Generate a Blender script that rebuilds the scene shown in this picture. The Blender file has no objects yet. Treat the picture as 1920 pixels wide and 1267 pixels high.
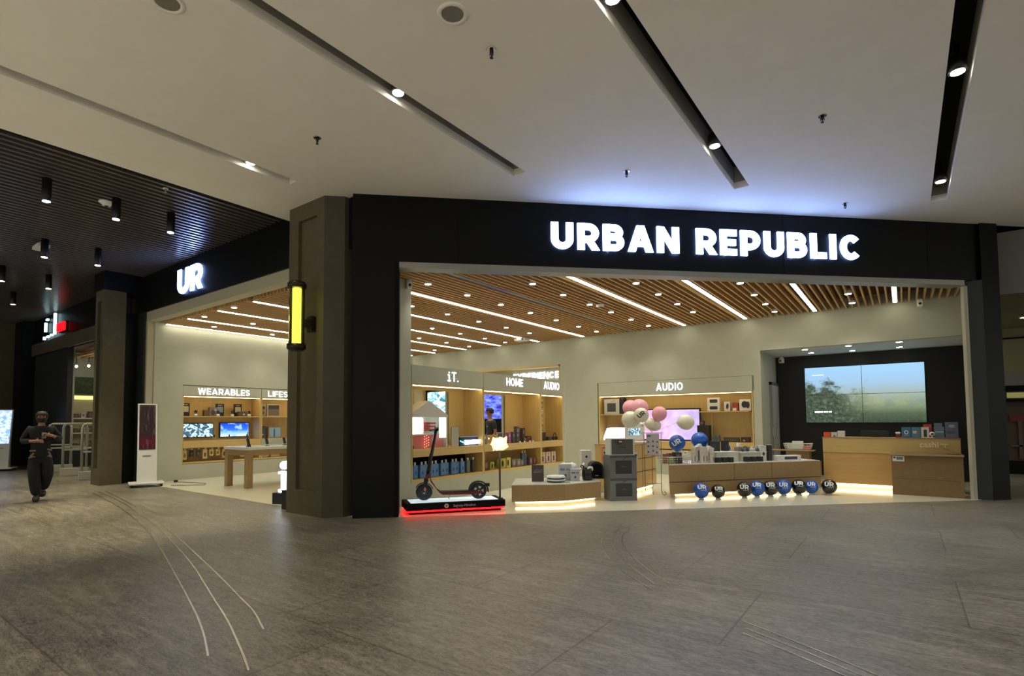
import bpy, bmesh, math, random
from math import sin, cos, pi, radians, sqrt
from mathutils import Vector, Matrix
random.seed(7)
S = bpy.context.scene
COL = S.collection

# ------------------------------------------------------------------ camera, world, exposure, large lights
CAM_H = 1.45
cam_d = bpy.data.cameras.new('camera'); cam = bpy.data.objects.new('camera', cam_d); COL.objects.link(cam)
F, CX, CY = 1013.3, 921.33, 737.78            # focal length and principal point in pixels of the 1920x1267 frame
cam_d.sensor_fit = 'HORIZONTAL'; cam_d.sensor_width = 36.0; cam_d.lens = 36.0 * F / 1920
cam_d.shift_x = (960 - CX) / 1920; cam_d.shift_y = (CY - 633.5) / 1920
cam_d.clip_end = 200
yaw, pitch, roll = radians(37.3), radians(2.884), radians(-0.353)
fw = Vector((-sin(yaw) * cos(pitch), cos(yaw) * cos(pitch), sin(pitch)))
rt = Vector((cos(yaw), sin(yaw), 0)); up = rt.cross(fw)
rt2 = rt * cos(roll) + up * sin(roll); up2 = -rt * sin(roll) + up * cos(roll)
mw = Matrix((rt2, up2, -fw)).transposed().to_4x4(); mw.translation = (0, 0, CAM_H)
cam.matrix_world = mw
S.camera = cam
vs = S.view_settings
vs.view_transform = 'Standard'; vs.look = 'None'; vs.gamma = 1.0; vs.use_curve_mapping = False
vs.exposure = 0.33
W = bpy.data.worlds.new('world'); S.world = W; W.use_nodes = True
W.node_tree.nodes['Background'].inputs[0].default_value = (1.0, .98, .84, 1)
W.node_tree.nodes['Background'].inputs[1].default_value = 0.55
S.cycles.use_light_tree = True
S.cycles.max_bounces = 8
S.cycles.sample_clamp_indirect = 6.0

P_SPOT = 38.0      # each downlight of the shop
P_STRIP = 7.5      # emission of the ceiling light strips
P_MALL = 115.0     # each spotlight in the slots of the mall ceiling
P_BOUNCE_FILL = 2000.0   # each added spot behind the camera; its floor bounce brightens the ceiling
P_PEND = 190.0      # each hanging downlight under the dark slatted ceiling
P_SIGN = 8.5       # emission of the lit letters
WARM = (1.0, .92, .70)
NEUT = (1.0, .97, .79)

def lamp(name, kind, loc, power, color=(1, 1, 1), parent=None, **kw):
    d = bpy.data.lights.new(name, kind); d.energy = power; d.color = color
    for k, v in kw.items(): setattr(d, k, v)
    o = bpy.data.objects.new(name, d); COL.objects.link(o); o.location = loc
    if parent: o.parent = parent
    return o

# ------------------------------------------------------------------ materials
def lin(c):
    c = c / 255.0
    return c / 12.92 if c <= .04045 else ((c + .055) / 1.055) ** 2.4
def rgb(r, g, b): return (lin(r), lin(g), lin(b), 1)
MATS = {}
def M(name, col=(128, 128, 128), rough=.5, metal=0.0, emit=None, es=0.0, spec=.5, coat=0.0, alpha=None, trans=0.0):
    if name in MATS: return MATS[name]
    m = bpy.data.materials.new(name); m.use_nodes = True
    b = m.node_tree.nodes['Principled BSDF']
    b.inputs['Base Color'].default_value = rgb(*col); b.inputs['Roughness'].default_value = rough
    b.inputs['Metallic'].default_value = metal; b.inputs['Specular IOR Level'].default_value = spec
    b.inputs['Coat Weight'].default_value = coat
    if trans: b.inputs['Transmission Weight'].default_value = trans
    if emit: b.inputs['Emission Color'].default_value = rgb(*emit); b.inputs['Emission Strength'].default_value = es
    MATS[name] = m
    return m
def nodes(m): return m.node_tree.nodes, m.node_tree.links
def coords(m, scale=(1, 1, 1), rot=(0, 0, 0), kind='Object'):
    N, L = nodes(m); tc = N.new('ShaderNodeTexCoord'); mp = N.new('ShaderNodeMapping')
    mp.inputs['Scale'].default_value = scale; mp.inputs['Rotation'].default_value = rot
    L.new(tc.outputs[kind], mp.inputs[0]); return mp.outputs[0]
def noise(m, vec, scale, detail=4, rough=.5, dist=0.0):
    N, L = nodes(m); n = N.new('ShaderNodeTexNoise'); n.inputs['Scale'].default_value = scale; n.inputs['Detail'].default_value = detail
    n.inputs['Roughness'].default_value = rough; n.inputs['Distortion'].default_value = dist
    L.new(vec, n.inputs['Vector']); return n.outputs['Fac']
def ramp(m, fac, stops, interp='LINEAR'):
    N, L = nodes(m); r = N.new('ShaderNodeValToRGB'); r.color_ramp.interpolation = interp
    e = r.color_ramp.elements
    while len(e) < len(stops): e.new(.5)
    for k, (p, c) in enumerate(stops): e[k].position = p; e[k].color = rgb(*c)
    L.new(fac, r.inputs[0]); return r.outputs[0]
def mix(m, fac, a, b, mode='MIX'):
    N, L = nodes(m); x = N.new('ShaderNodeMix'); x.data_type = 'RGBA'; x.blend_type = mode
    if isinstance(fac, (int, float)): x.inputs[0].default_value = fac
    else: L.new(fac, x.inputs[0])
    for s, v in ((6, a), (7, b)):
        if isinstance(v, tuple): x.inputs[s].default_value = v
        else: L.new(v, x.inputs[s])
    return x.outputs[2]
def setcol(m, sock, inp='Base Color'):
    N, L = nodes(m); L.new(sock, N['Principled BSDF'].inputs[inp])
def bump(m, fac, st=.2, dist=.01):
    N, L = nodes(m); b = N.new('ShaderNodeBump'); b.inputs['Strength'].default_value = st; b.inputs['Distance'].default_value = dist
    L.new(fac, b.inputs['Height']); L.new(b.outputs[0], N['Principled BSDF'].inputs['Normal'])
def wood(name, a, b, axis='z', rough=.45):
    if name in MATS: return MATS[name]
    m = M(name, a, rough); sc = {'x': (1.5, 40, 40), 'y': (40, 1.5, 40), 'z': (40, 40, 1.5)}[axis]
    f = noise(m, coords(m, sc), 1.0, 5, .6); setcol(m, ramp(m, f, [(.3, a), (.7, b)])); return m
def speckle(name, a, b, scale=30, rough=.6, bs=0.0, **kw):
    if name in MATS: return MATS[name]
    m = M(name, a, rough, **kw); f = noise(m, coords(m), scale, 6, .65); setcol(m, ramp(m, f, [(.3, a), (.7, b)]))
    if bs: bump(m, f, bs, .01)
    return m

WHITE = speckle('shop_wall_paint', (175, 176, 158), (181, 182, 165), 3, .7)
PLAST = speckle('plaster_ceiling_paint', (232, 228, 215), (237, 233, 221), 2, .8)
OAK = wood('light_oak_laminate', (196, 166, 104), (208, 180, 120), 'z')
OAKX = wood('oak_laminate_along', (192, 162, 100), (205, 176, 116), 'x')
OAKD = wood('table_oak_laminate', (146, 118, 76), (160, 132, 90), 'x')
SLAT = wood('ceiling_slat_oak', (196, 156, 100), (214, 176, 122), 'y')
PLEN = M('ceiling_plenum_brown', (92, 66, 40), .9)
BLACK = speckle('black_lacquered_panel', (6, 8, 12), (8, 11, 16), 2, .45, spec=.18)
BLK = M('black_plastic', (18, 18, 19), .45)
BLKM = M('matt_black', (10, 11, 12), .85, spec=.2)
DGREY = speckle('dark_grey_panel', (34, 38, 38), (40, 44, 43), 5, .55)
GREYM = M('grey_aluminium', (150, 150, 145), .35, .6)
CHROME = M('chrome_metal', (200, 200, 200), .18, 1.0)
WHT = M('white_plastic', (222, 222, 220), .35)
WTOP = M('white_solid_surface', (214, 214, 204), .25)
CREAM = M('cream_trim_paint', (176, 172, 150), .6)
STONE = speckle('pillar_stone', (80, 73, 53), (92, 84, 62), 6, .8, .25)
STONEC = speckle('pillar_stone_shaded', (66, 61, 48), (76, 70, 56), 6, .8, .25)  # darker copy of the pillar stone: the chamfer's shade put into the colour
CARD = speckle('brown_cardboard', (122, 98, 64), (130, 106, 72), 8, .8)
TILE = M('cream_floor_tile', (226, 221, 200), .12)
STRIP = M('light_strip_diffuser', (255, 255, 255), .5, emit=(255, 248, 222), es=P_STRIP)
LED = M('warm_led_strip', (255, 240, 200), .5, emit=(255, 232, 172), es=10.0)
UNDER = M('under_table_led_strip', (255, 240, 200), .5, emit=(255, 232, 168), es=6.5)
DOWN = M('downlight_lens', (255, 255, 255), .5, emit=(255, 250, 235), es=25.0)
SIGN = M('lit_sign_letter', (255, 255, 255), .5, emit=(140, 174, 255), es=P_SIGN)
SIGNW = M('lit_department_letter', (255, 255, 255), .5, emit=(225, 235, 255), es=1.5)
GLASS = M('clear_glass', (255, 255, 255), .02, trans=1.0)

def stone_floor():
    m = M('grey_grained_stone_floor', (110, 104, 92), .42); N, L = nodes(m)
    v = coords(m)
    f1 = noise(m, coords(m, (.8, 5.0, 1)), 2.2, 8, .62, 1.0)
    f2 = noise(m, coords(m, (.5, .8, 1)), 1.1, 4, .55)
    f3 = noise(m, coords(m, (4, 16, 1)), 3.0, 6, .7, 1.5)
    f4 = noise(m, coords(m, (1.2, 2.2, 1)), 9.0, 6, .75, 2.0)
    c = ramp(m, f1, [(.40, (66, 60, 49)), (.47, (96, 89, 76)), (.53, (120, 112, 98)), (.60, (166, 158, 143))])
    c = mix(m, .46, c, ramp(m, f3, [(.43, (52, 47, 38)), (.57, (172, 164, 150))]))
    c = mix(m, .34, c, ramp(m, f4, [(.42, (60, 55, 46)), (.58, (160, 152, 138))]))
    c = mix(m, .30, c, ramp(m, f2, [(.38, (84, 77, 64)), (.62, (134, 127, 112))]))
    b = N.new('ShaderNodeTexBrick'); b.offset = .36; b.squash = 1
    mp = N.new('ShaderNodeMapping'); mp.inputs['Location'].default_value = (1.0, .27, 0); L.new(v, mp.inputs[0]); L.new(mp.outputs[0], b.inputs['Vector'])
    b.inputs['Scale'].default_value = 1.0; b.inputs['Mortar Size'].default_value = .008; b.inputs['Mortar Smooth'].default_value = .3
    b.inputs['Brick Width'].default_value = 2.05; b.inputs['Row Height'].default_value = 1.33
    b.inputs['Color1'].default_value = (1, 1, 1, 1); b.inputs['Color2'].default_value = (.86, .86, .86, 1); b.inputs['Mortar'].default_value = (.55, .53, .5, 1)
    c = mix(m, 1.0, c, b.outputs['Color'], 'MULTIPLY')
    setcol(m, c); bump(m, f1, .05, .01)
    r = N.new('ShaderNodeMapRange'); L.new(f1, r.inputs[0]); r.inputs[3].default_value = .3; r.inputs[4].default_value = .55
    L.new(r.outputs[0], N['Principled BSDF'].inputs['Roughness'])
    return m

def screen_mat(name, kind, es):
    """a display panel that shows a picture: u runs 0..1 across, v runs 0..1 upward (UV map)"""
    if name in MATS: return MATS[name]
    m = M(name, (5, 5, 6), .2); N, L = nodes(m)
    uv = coords(m, kind='UV'); sp = N.new('ShaderNodeSeparateXYZ'); L.new(uv, sp.inputs[0])
    if kind == 'landscape':
        sky = ramp(m, sp.outputs[1], [(0, (70, 90, 80)), (.3, (110, 130, 110)), (.5, (150, 168, 160)), (.7, (150, 186, 214)), (1, (150, 196, 236))])
        n1 = noise(m, coords(m, (3, 2, 1), kind='UV'), 2.2, 8, .62)
        a = N.new('ShaderNodeMath'); a.operation = 'MULTIPLY_ADD'; L.new(sp.outputs[1], a.inputs[0]); a.inputs[1].default_value = -1.0
        b_ = N.new('ShaderNodeMath'); b_.operation = 'MULTIPLY_ADD'; L.new(sp.outputs[0], b_.inputs[0]); b_.inputs[1].default_value = -.42; b_.inputs[2].default_value = 1.02
        L.new(b_.outputs[0], a.inputs[2])
        c_ = N.new('ShaderNodeMath'); c_.operation = 'MULTIPLY_ADD'; L.new(n1, c_.inputs[0]); c_.inputs[1].default_value = 1.5; c_.inputs[2].default_value = -.98; 
        d_ = N.new('ShaderNodeMath'); d_.operation = 'ADD'; L.new(a.outputs[0], d_.inputs[0]); L.new(c_.outputs[0], d_.inputs[1])
        msk = ramp(m, d_.outputs[0], [(.0, (0, 0, 0)), (.18, (255, 255, 255))])
        n2 = noise(m, coords(m, (26, 16, 1), kind='UV'), 1.2, 6, .7)
        tree = ramp(m, n2, [(.35, (22, 34, 26)), (.55, (60, 78, 62)), (.75, (140, 150, 118))])
        haze = ramp(m, sp.outputs[1], [(0, (44, 58, 44)), (.16, (74, 92, 66)), (.34, (150, 164, 128)), (.6, (176, 188, 160))])
        tree = mix(m, ramp(m, sp.outputs[0], [(.3, (40, 40, 40)), (.6, (235, 235, 235))]), tree, haze)
        col = mix(m, msk, sky, tree)
    elif kind == 'circuit':
        n1 = noise(m, coords(m, (7, 3, 1), kind='UV'), 1.0, 3, .5, 1.2)
        col = ramp(m, n1, [(.40, (60, 92, 120)), (.49, (70, 104, 132)), (.52, (190, 226, 226)), (.62, (225, 250, 245)), (.7, (84, 120, 146))], 'LINEAR')
    elif kind == 'blue':
        n1 = noise(m, coords(m, (2.2, 1.5, 1), kind='UV'), 1.5, 4, .5)
        base = ramp(m, sp.outputs[1], [(0, (225, 240, 255)), (.22, (150, 200, 250)), (.5, (40, 110, 235)), (1, (20, 60, 215))])
        col = mix(m, ramp(m, n1, [(.5, (0, 0, 0)), (.6, (255, 255, 255))]), base, rgb(150, 190, 235))
    elif kind == 'violet':
        n1 = noise(m, coords(m, (2, 1, 1), kind='UV'), 1.4, 4, .5, 1.5)
        base = ramp(m, sp.outputs[0], [(0, (245, 190, 205)), (.35, (240, 180, 225)), (.6, (222, 198, 250)), (1, (190, 170, 240))])
        col = mix(m, .35, base, ramp(m, n1, [(.4, (190, 150, 210)), (.6, (250, 235, 255))]))
    elif kind == 'room':
        n1 = noise(m, coords(m, (3, 5, 1), kind='UV'), 1.5, 3, .6)
        col = ramp(m, n1, [(.36, (40, 34, 150)), (.47, (84, 96, 238)), (.6, (120, 150, 255)), (.7, (186, 190, 255))])
    elif kind == 'teal':
        n1 = noise(m, coords(m, (3, 4, 1), kind='UV'), 1.3, 3, .6, 1)
        col = ramp(m, n1, [(.38, (70, 130, 140)), (.47, (150, 220, 230)), (.56, (240, 250, 255))])
    elif kind == 'white':
        n1 = noise(m, coords(m, (2, 1, 1), kind='UV'), 2.0, 3, .6, 1.5)
        col = ramp(m, n1, [(.3, (120, 125, 140)), (.36, (235, 238, 255)), (1, (245, 246, 255))])
    elif kind == 'sign':
        n1 = noise(m, coords(m, (2, 7, 1), kind='UV'), 1.4, 3, .6)
        col = ramp(m, n1, [(.4, (110, 150, 255)), (.55, (190, 205, 255)), (.68, (60, 110, 170)), (.72, (90, 190, 120))])
    elif kind == 'kiosk':
        n1 = noise(m, coords(m, (4, 2.2, 1), (0, 0, .5), kind='UV'), 1.3, 3, .6)
        base = ramp(m, sp.outputs[1], [(0, (70, 16, 32)), (.18, (112, 24, 40)), (.28, (74, 30, 34)), (.4, (60, 40, 36)), (1, (62, 46, 40))])
        col = mix(m, ramp(m, n1, [(.56, (0, 0, 0)), (.6, (150, 150, 150))]), base, rgb(170, 140, 140))
    setcol(m, col, 'Emission Color'); N['Principled BSDF'].inputs['Emission Strength'].default_value = es
    return m

# ------------------------------------------------------------------ mesh helpers
class B:
    """collects shapes in one bmesh and links them as ONE mesh object"""
    def __init__(s): s.bm = bmesh.new(); s.mats = []; s.mi = 0; s.T = Matrix.Identity(4)
    def m(s, mat):
        if mat not in s.mats: s.mats.append(mat)
        s.mi = s.mats.index(mat); return s
    def at(s, loc=(0, 0, 0), rz=0, rx=0, ry=0):
        s.T = Matrix.Translation(loc) @ Matrix.Rotation(rz, 4, 'Z') @ Matrix.Rotation(ry, 4, 'Y') @ Matrix.Rotation(rx, 4, 'X'); return s
    def v(s, p): return s.bm.verts.new(s.T @ Vector(p))
    def f(s, vs, smooth=False):
        try: fc = s.bm.faces.new(vs)
        except ValueError: return None
        fc.material_index = s.mi; fc.smooth = smooth; return fc
    def box(s, x0, x1, y0, y1, z0, z1, bev=0.0):
        vs = [s.v((x, y, z)) for z in (z0, z1) for x, y in ((x0, y0), (x1, y0), (x1, y1), (x0, y1))]
        fs = [s.f([vs[i] for i in q]) for q in ((3, 2, 1, 0), (4, 5, 6, 7), (0, 1, 5, 4), (1, 2, 6, 5), (2, 3, 7, 6), (3, 0, 4, 7))]
        if bev:
            es = list({e for f_ in fs for e in f_.edges})
            r = bmesh.ops.bevel(s.bm, geom=es, offset=bev, segments=2, affect='EDGES', profile=.5)
            for f_ in r['faces']: f_.material_index = s.mi
        return s
    def quad(s, a, b, c, d): s.f([s.v(a), s.v(b), s.v(c), s.v(d)]); return s
    def prism(s, poly, z0, z1):
        a = [s.v((x, y, z0)) for x, y in poly]; b = [s.v((x, y, z1)) for x, y in poly]; n = len(poly)
        s.f(a[::-1]); s.f(b)
        for i in range(n): s.f([a[i], a[(i + 1) % n], b[(i + 1) % n], b[i]])
        return s
    def prismy(s, poly, y0, y1):
        """polygon in x,z pushed along y"""
        a = [s.v((x, y0, z)) for x, z in poly]; b = [s.v((x, y1, z)) for x, z in poly]; n = len(poly)
        s.f(a); s.f(b[::-1])
        for i in range(n): s.f([a[(i + 1) % n], a[i], b[i], b[(i + 1) % n]])
        return s
    def prismx(s, poly, x0, x1):
        """polygon in y,z pushed along x"""
        a = [s.v((x0, y, z)) for y, z in poly]; b = [s.v((x1, y, z)) for y, z in poly]; n = len(poly)
        s.f(a[::-1]); s.f(b)
        for i in range(n): s.f([a[i], a[(i + 1) % n], b[(i + 1) % n], b[i]])
        return s
    def lathe(s, prof, c=(0, 0, 0), n=20, axis='z', smooth=True):
        """profile of (radius, height) turned round an axis"""
        rings = []
        for r, h in prof:
            ring = []
            for k in range(n):
                a = 2 * pi * k / n; x, y = r * cos(a), r * sin(a)
                p = (x, y, h) if axis == 'z' else ((x, h, y) if axis == 'y' else (h, x, y))
                ring.append(s.v((c[0] + p[0], c[1] + p[1], c[2] + p[2])))
            rings.append(ring)
        for a, b in zip(rings, rings[1:]):
            for k in range(n): s.f([a[k], a[(k + 1) % n], b[(k + 1) % n], b[k]], smooth)
        s.f(rings[0][::-1]); s.f(rings[-1]); return s
    def cyl(s, c, r, z0, z1, n=20, axis='z'): return s.lathe([(r, z0), (r, z1)], c, n, axis)
    def ball(s, c, r, n=16, sz=1.0):
        k = max(5, n // 2); return s.lathe([(max(r * sin(pi * i / k), r * .02), -r * cos(pi * i / k) * sz) for i in range(k + 1)], c, n)
    def tube(s, pts, r, n=8, closed=False, rr=None):
        pts = [Vector(p) for p in pts]; rings = []; m_ = len(pts)
        u = None
        for i, p in enumerate(pts):
            a = pts[i - 1] if (i > 0 or closed) else p; b = pts[(i + 1) % m_] if (i < m_ - 1 or closed) else p
            t = (b - a).normalized()
            if u is None:
                u = t.orthogonal().normalized()
            u = (u - t * u.dot(t)).normalized(); w = t.cross(u); q = rr[i] if rr else r
            rings.append([s.v(p + (u * cos(2 * pi * k / n) + w * sin(2 * pi * k / n)) * q) for k in range(n)])
        prs = list(zip(rings, rings[1:])) + ([(rings[-1], rings[0])] if closed else [])
        for a, b in prs:
            for k in range(n): s.f([a[k], a[(k + 1) % n], b[(k + 1) % n], b[k]], True)
        if not closed: s.f(rings[0][::-1]); s.f(rings[-1])
        return s
    def build(s, name, parent=None, uv=None):
        me = bpy.data.meshes.new(name)
        bmesh.ops.recalc_face_normals(s.bm, faces=s.bm.faces[:])
        if uv:   # uv = (axis of u, u0, u1, axis of v, v0, v1)
            L_ = s.bm.loops.layers.uv.new('uv'); ua, u0, u1, va, v0, v1 = uv
            for fc in s.bm.faces:
                for lp in fc.loops: lp[L_].uv = ((lp.vert.co[ua] - u0) / (u1 - u0), (lp.vert.co[va] - v0) / (v1 - v0))
        s.bm.to_mesh(me); s.bm.free()
        for mt in s.mats: me.materials.append(mt)
        o = bpy.data.objects.new(name, me); COL.objects.link(o)
        if parent: o.parent = parent
        return o
def nb(mat): return B().m(mat)
def tag(o, label, cat, group=None, kind=None):
    o['label'] = label; o['category'] = cat
    if group: o['group'] = group
    if kind: o['kind'] = kind
    return o
def thing(name, label, cat, loc=(0, 0, 0), rz=0, group=None):
    o = bpy.data.objects.new(name, None); COL.objects.link(o); o.location = loc; o.rotation_euler = (0, 0, rz)
    o.empty_display_size = .1
    return tag(o, label, cat, group)
def struct(o): o['kind'] = 'structure'; return o
def copy_tree(o, loc, rz=None, label=None, parent=None):
    c = o.copy(); COL.objects.link(c); c.location = loc
    if rz is not None: c.rotation_euler = (0, 0, rz)
    if label: c['label'] = label
    for ch in [x for x in bpy.data.objects if x.parent == o]:
        k = ch.copy(); COL.objects.link(k); k.parent = c
        for g in [x for x in bpy.data.objects if x.parent == ch]:
            j = g.copy(); COL.objects.link(j); j.parent = k
    return c
NTH = 'first second third fourth fifth sixth seventh eighth ninth tenth eleventh twelfth thirteenth fourteenth fifteenth'.split()

# ------------------------------------------------------------------ letters built from strokes
def arc(cx, cy, rx, ry, a0, a1, n=12):
    return [(cx + rx * cos(radians(a0 + (a1 - a0) * i / n)), cy + ry * sin(radians(a0 + (a1 - a0) * i / n))) for i in range(n + 1)]
def glyph(ch, t):
    h = t / 2; T = 1 - h
    P_, Q = [], []            # strokes (centre lines) and filled polygons
    w = .76
    def leg(x0, x1, y0=0, y1=1, k=1.08): return [(x0 - h * k, y0), (x0 + h * k, y0), (x1 + h * k, y1), (x1 - h * k, y1)]
    if ch == 'U': P_ = [[(h, 1), (h, w / 2)] + arc(w / 2, w / 2, w / 2 - h, w / 2 - h, 180, 360) + [(w - h, 1)]]
    elif ch in 'RP':
        yb = .40 if ch == 'R' else .36; r = (T - yb) / 2; w = .74
        P_ = [[(h, 0), (h, 1)], [(h, T), (w - h - r, T)] + arc(w - h - r, yb + r, r, r, 90, -90) + [(h, yb)]]
        if ch == 'R': Q = [leg(w * .52, w - h * .9, yb, 0, 1.1)]
    elif ch == 'B':
        w = .74; mid = .53; r = (T - mid) / 2; r2 = (mid - h) / 2
        P_ = [[(h, 0), (h, 1)], [(h, T), (w - h - r - .04, T)] + arc(w - h - r - .04, mid + r, r, r, 90, -90) + [(h, mid)],
              [(h, mid), (w - h - r2, mid)] + arc(w - h - r2, h + r2, r2, r2, 90, -90) + [(h, h)]]
    elif ch == 'A': w = .88; Q = [leg(h, w / 2), leg(w - h, w / 2), [(w * .25, .2), (w * .75, .2), (w * .70, .2 + t * .85), (w * .30, .2 + t * .85)]]
    elif ch == 'V': w = .86; Q = [leg(w / 2, h, 0, 1), leg(w / 2, w - h, 0, 1)]
    elif ch == 'N': w = .8; P_ = [[(h, 0), (h, 1)], [(w - h, 0), (w - h, 1)]]; Q = [[(0, 1), (t * 1.05, 1), (w, 0), (w - t * 1.05, 0)]]
    elif ch == 'M': w = .94; P_ = [[(h, 0), (h, 1)], [(w - h, 0), (w - h, 1)]]; Q = [[(0, 1), (t, 1), (w / 2 + h, .2), (w / 2 - h, .2)], [(w, 1), (w - t, 1), (w / 2 - h, .2), (w / 2 + h, .2)]]
    elif ch == 'W': w = 1.16; a = w / 2; Q = [leg(w * .27, h, 0, 1), leg(w * .27, a, 0, 1), leg(w * .73, a, 0, 1), leg(w * .73, w - h, 0, 1)]
    elif ch == 'X': w = .8; Q = [leg(h, w - h), leg(w - h, h)]
    elif ch == 'Y': w = .8; Q = [leg(w / 2, h, .42, 1), leg(w / 2, w - h, .42, 1)]; P_ = [[(w / 2, 0), (w / 2, .5)]]
    elif ch in 'EFL':
        w = .62; P_ = [[(h, 0), (h, 1)]]
        if ch != 'F': P_.append([(h, h), (w, h)])
        if ch != 'L': P_ += [[(h, T), (w, T)], [(h, .5), (w * .94, .5)]]
    elif ch == 'I': w = t; P_ = [[(h, 0), (h, 1)]]
    elif ch == 'T': w = .7; P_ = [[(0, T), (w, T)], [(w / 2, 0), (w / 2, 1)]]
    elif ch == 'H': w = .76; P_ = [[(h, 0), (h, 1)], [(w - h, 0), (w - h, 1)], [(h, .5), (w - h, .5)]]
    elif ch == 'O': w = .9; P_ = [arc(w / 2, .5, w / 2 - h, .5 - h, 0, 360, 28)]
    elif ch == 'C': w = .84; P_ = [arc(w / 2 + .02, .5, w / 2 - h, .5 - h, 42, 318, 22)]
    elif ch == 'G': w = .88; P_ = [arc(w / 2, .5, w / 2 - h, .5 - h, 42, 345, 22), [(w - h, .38), (w - h, .5), (w * .5, .5)]]
    elif ch == 'D': w = .8; r = .5 - h; P_ = [[(h, 0), (h, 1)], [(h, T), (w - h - r, T)] + arc(w - h - r, .5, r, r, 90, -90) + [(h, h)]]
    elif ch == 'S':
        w = .7; ry = (1 - 2 * h) / 4; rx = w / 2 - h
        P_ = [arc(w / 2, T - ry, rx, ry, 25, 270, 14) + arc(w / 2, h + ry, rx, ry, 90, -155, 14)[1:]]
    elif ch == 'i': w = .5; P_ = [[(w / 2, 0), (w / 2, .72)], [(.0, h), (w, h)], [(.06, .72 - h), (w / 2, .72 - h)], [(w / 2 - h * 1.2, .92), (w / 2 + h * 1.2, .92)]]
    elif ch == '.': w = t * 1.2; P_ = [[(0, h), (w, h)]]
    elif ch == ' ': w = .34
    return w, P_, Q
def stroke_quads(pts, h):
    pts = [p for i, p in enumerate(pts) if i == 0 or (Vector(p) - Vector(pts[i - 1])).length > 1e-4]
    n = len(pts); Lf, Rt = [], []
    for i in range(n):
        p = Vector(pts[i])
        d0 = (p - Vector(pts[i - 1])).normalized() if i > 0 else None
        d1 = (Vector(pts[i + 1]) - p).normalized() if i < n - 1 else None
        if (Vector(pts[0]) - Vector(pts[-1])).length < 1e-6:
            if i == 0: d0 = (p - Vector(pts[-2])).normalized()
            if i == n - 1: d1 = (Vector(pts[1]) - p).normalized()
        d0 = d0 or d1; d1 = d1 or d0
        nn = Vector((-d0.y, d0.x)) + Vector((-d1.y, d1.x)); nn.normalize()
        k = h / max(.4, nn.dot(Vector((-d0.y, d0.x))))
        Lf.append(p + nn * k); Rt.append(p - nn * k)
    return [[Rt[i], Rt[i + 1], Lf[i + 1], Lf[i]] for i in range(n - 1)]
def text_polys(txt, H, t=.2, gap=.13, sx=1.0):
    """list of (polygon, index of its letter) plus the total width; letters stand on 0 and are H high"""
    out, x = [], 0.0
    for i, ch in enumerate(txt):
        w, P_, Q = glyph(ch, t)
        for pts in P_:
            for q in stroke_quads(pts, t / 2): out.append(([((x + a[0] * sx) * H, a[1] * H) for a in q], i))
        for q in Q: out.append(([((x + a[0] * sx) * H, a[1] * H) for a in q], i))
        x += w * sx + gap
    return out, (x - gap) * H
def write(b, txt, H, x, z, y, depth, t=.2, gap=.13, sx=1.0, center=True, only=None):
    polys, w = text_polys(txt, H, t, gap, sx)
    x0 = x - w / 2 if center else x
    for q, i in polys:
        if only is None or i == only: b.prismy([(x0 + a, z + c) for a, c in q], y, y + depth)
    return w
def font_text(name, txt, H, loc, parent, mat, depth=.004, offset=0.0, rx=pi / 2, rz=0):
    """small lettering from the built-in font, turned into a mesh"""
    cu = bpy.data.curves.new(name, 'FONT'); cu.body = txt; cu.size = H; cu.extrude = depth / 2; cu.offset = offset; cu.align_x = 'CENTER'
    o = bpy.data.objects.new(name, cu); COL.objects.link(o)
    me = bpy.data.meshes.new_from_object(o.evaluated_get(bpy.context.evaluated_depsgraph_get()))
    bpy.data.objects.remove(o)
    me.materials.clear(); me.materials.append(mat)
    k = bpy.data.objects.new(name, me); COL.objects.link(k); k.location = loc; k.rotation_euler = (rx, 0, rz); k.parent = parent
    return k
# ------------------------------------------------------------------ the setting
R2 = sqrt(.5); A45 = pi / 4
DO = (-6.63, 5.24)                    # where the slanted shopfront starts; it runs at 45 degrees for 11.5 m
def dpt(u, v=0.0): return (DO[0] + (u - v) * R2, DO[1] + (u + v) * R2)      # u along the front, v into the shop
ZC, ZD, ZI = 4.97, 5.05, 3.90         # white mall ceiling, dark slatted ceiling, shop ceiling
YB, XW, XR = 14.3, -14.6, 1.15        # back wall, wall with the wearables, wall on the far side

b = nb(stone_floor()); b.box(-34, 14, -10, 34, -.1, 0); fl = struct(b.build('floor'))
b = nb(TILE); b.prism([(XW, 5.3), (-6.57, 5.3), dpt(.1, .0), dpt(10.75, .0), (1.4, 13.6), (XR + .1, 16.4), (XW, 16.4)], -.02, .004); struct(b.build('floor_shop'))
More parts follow.
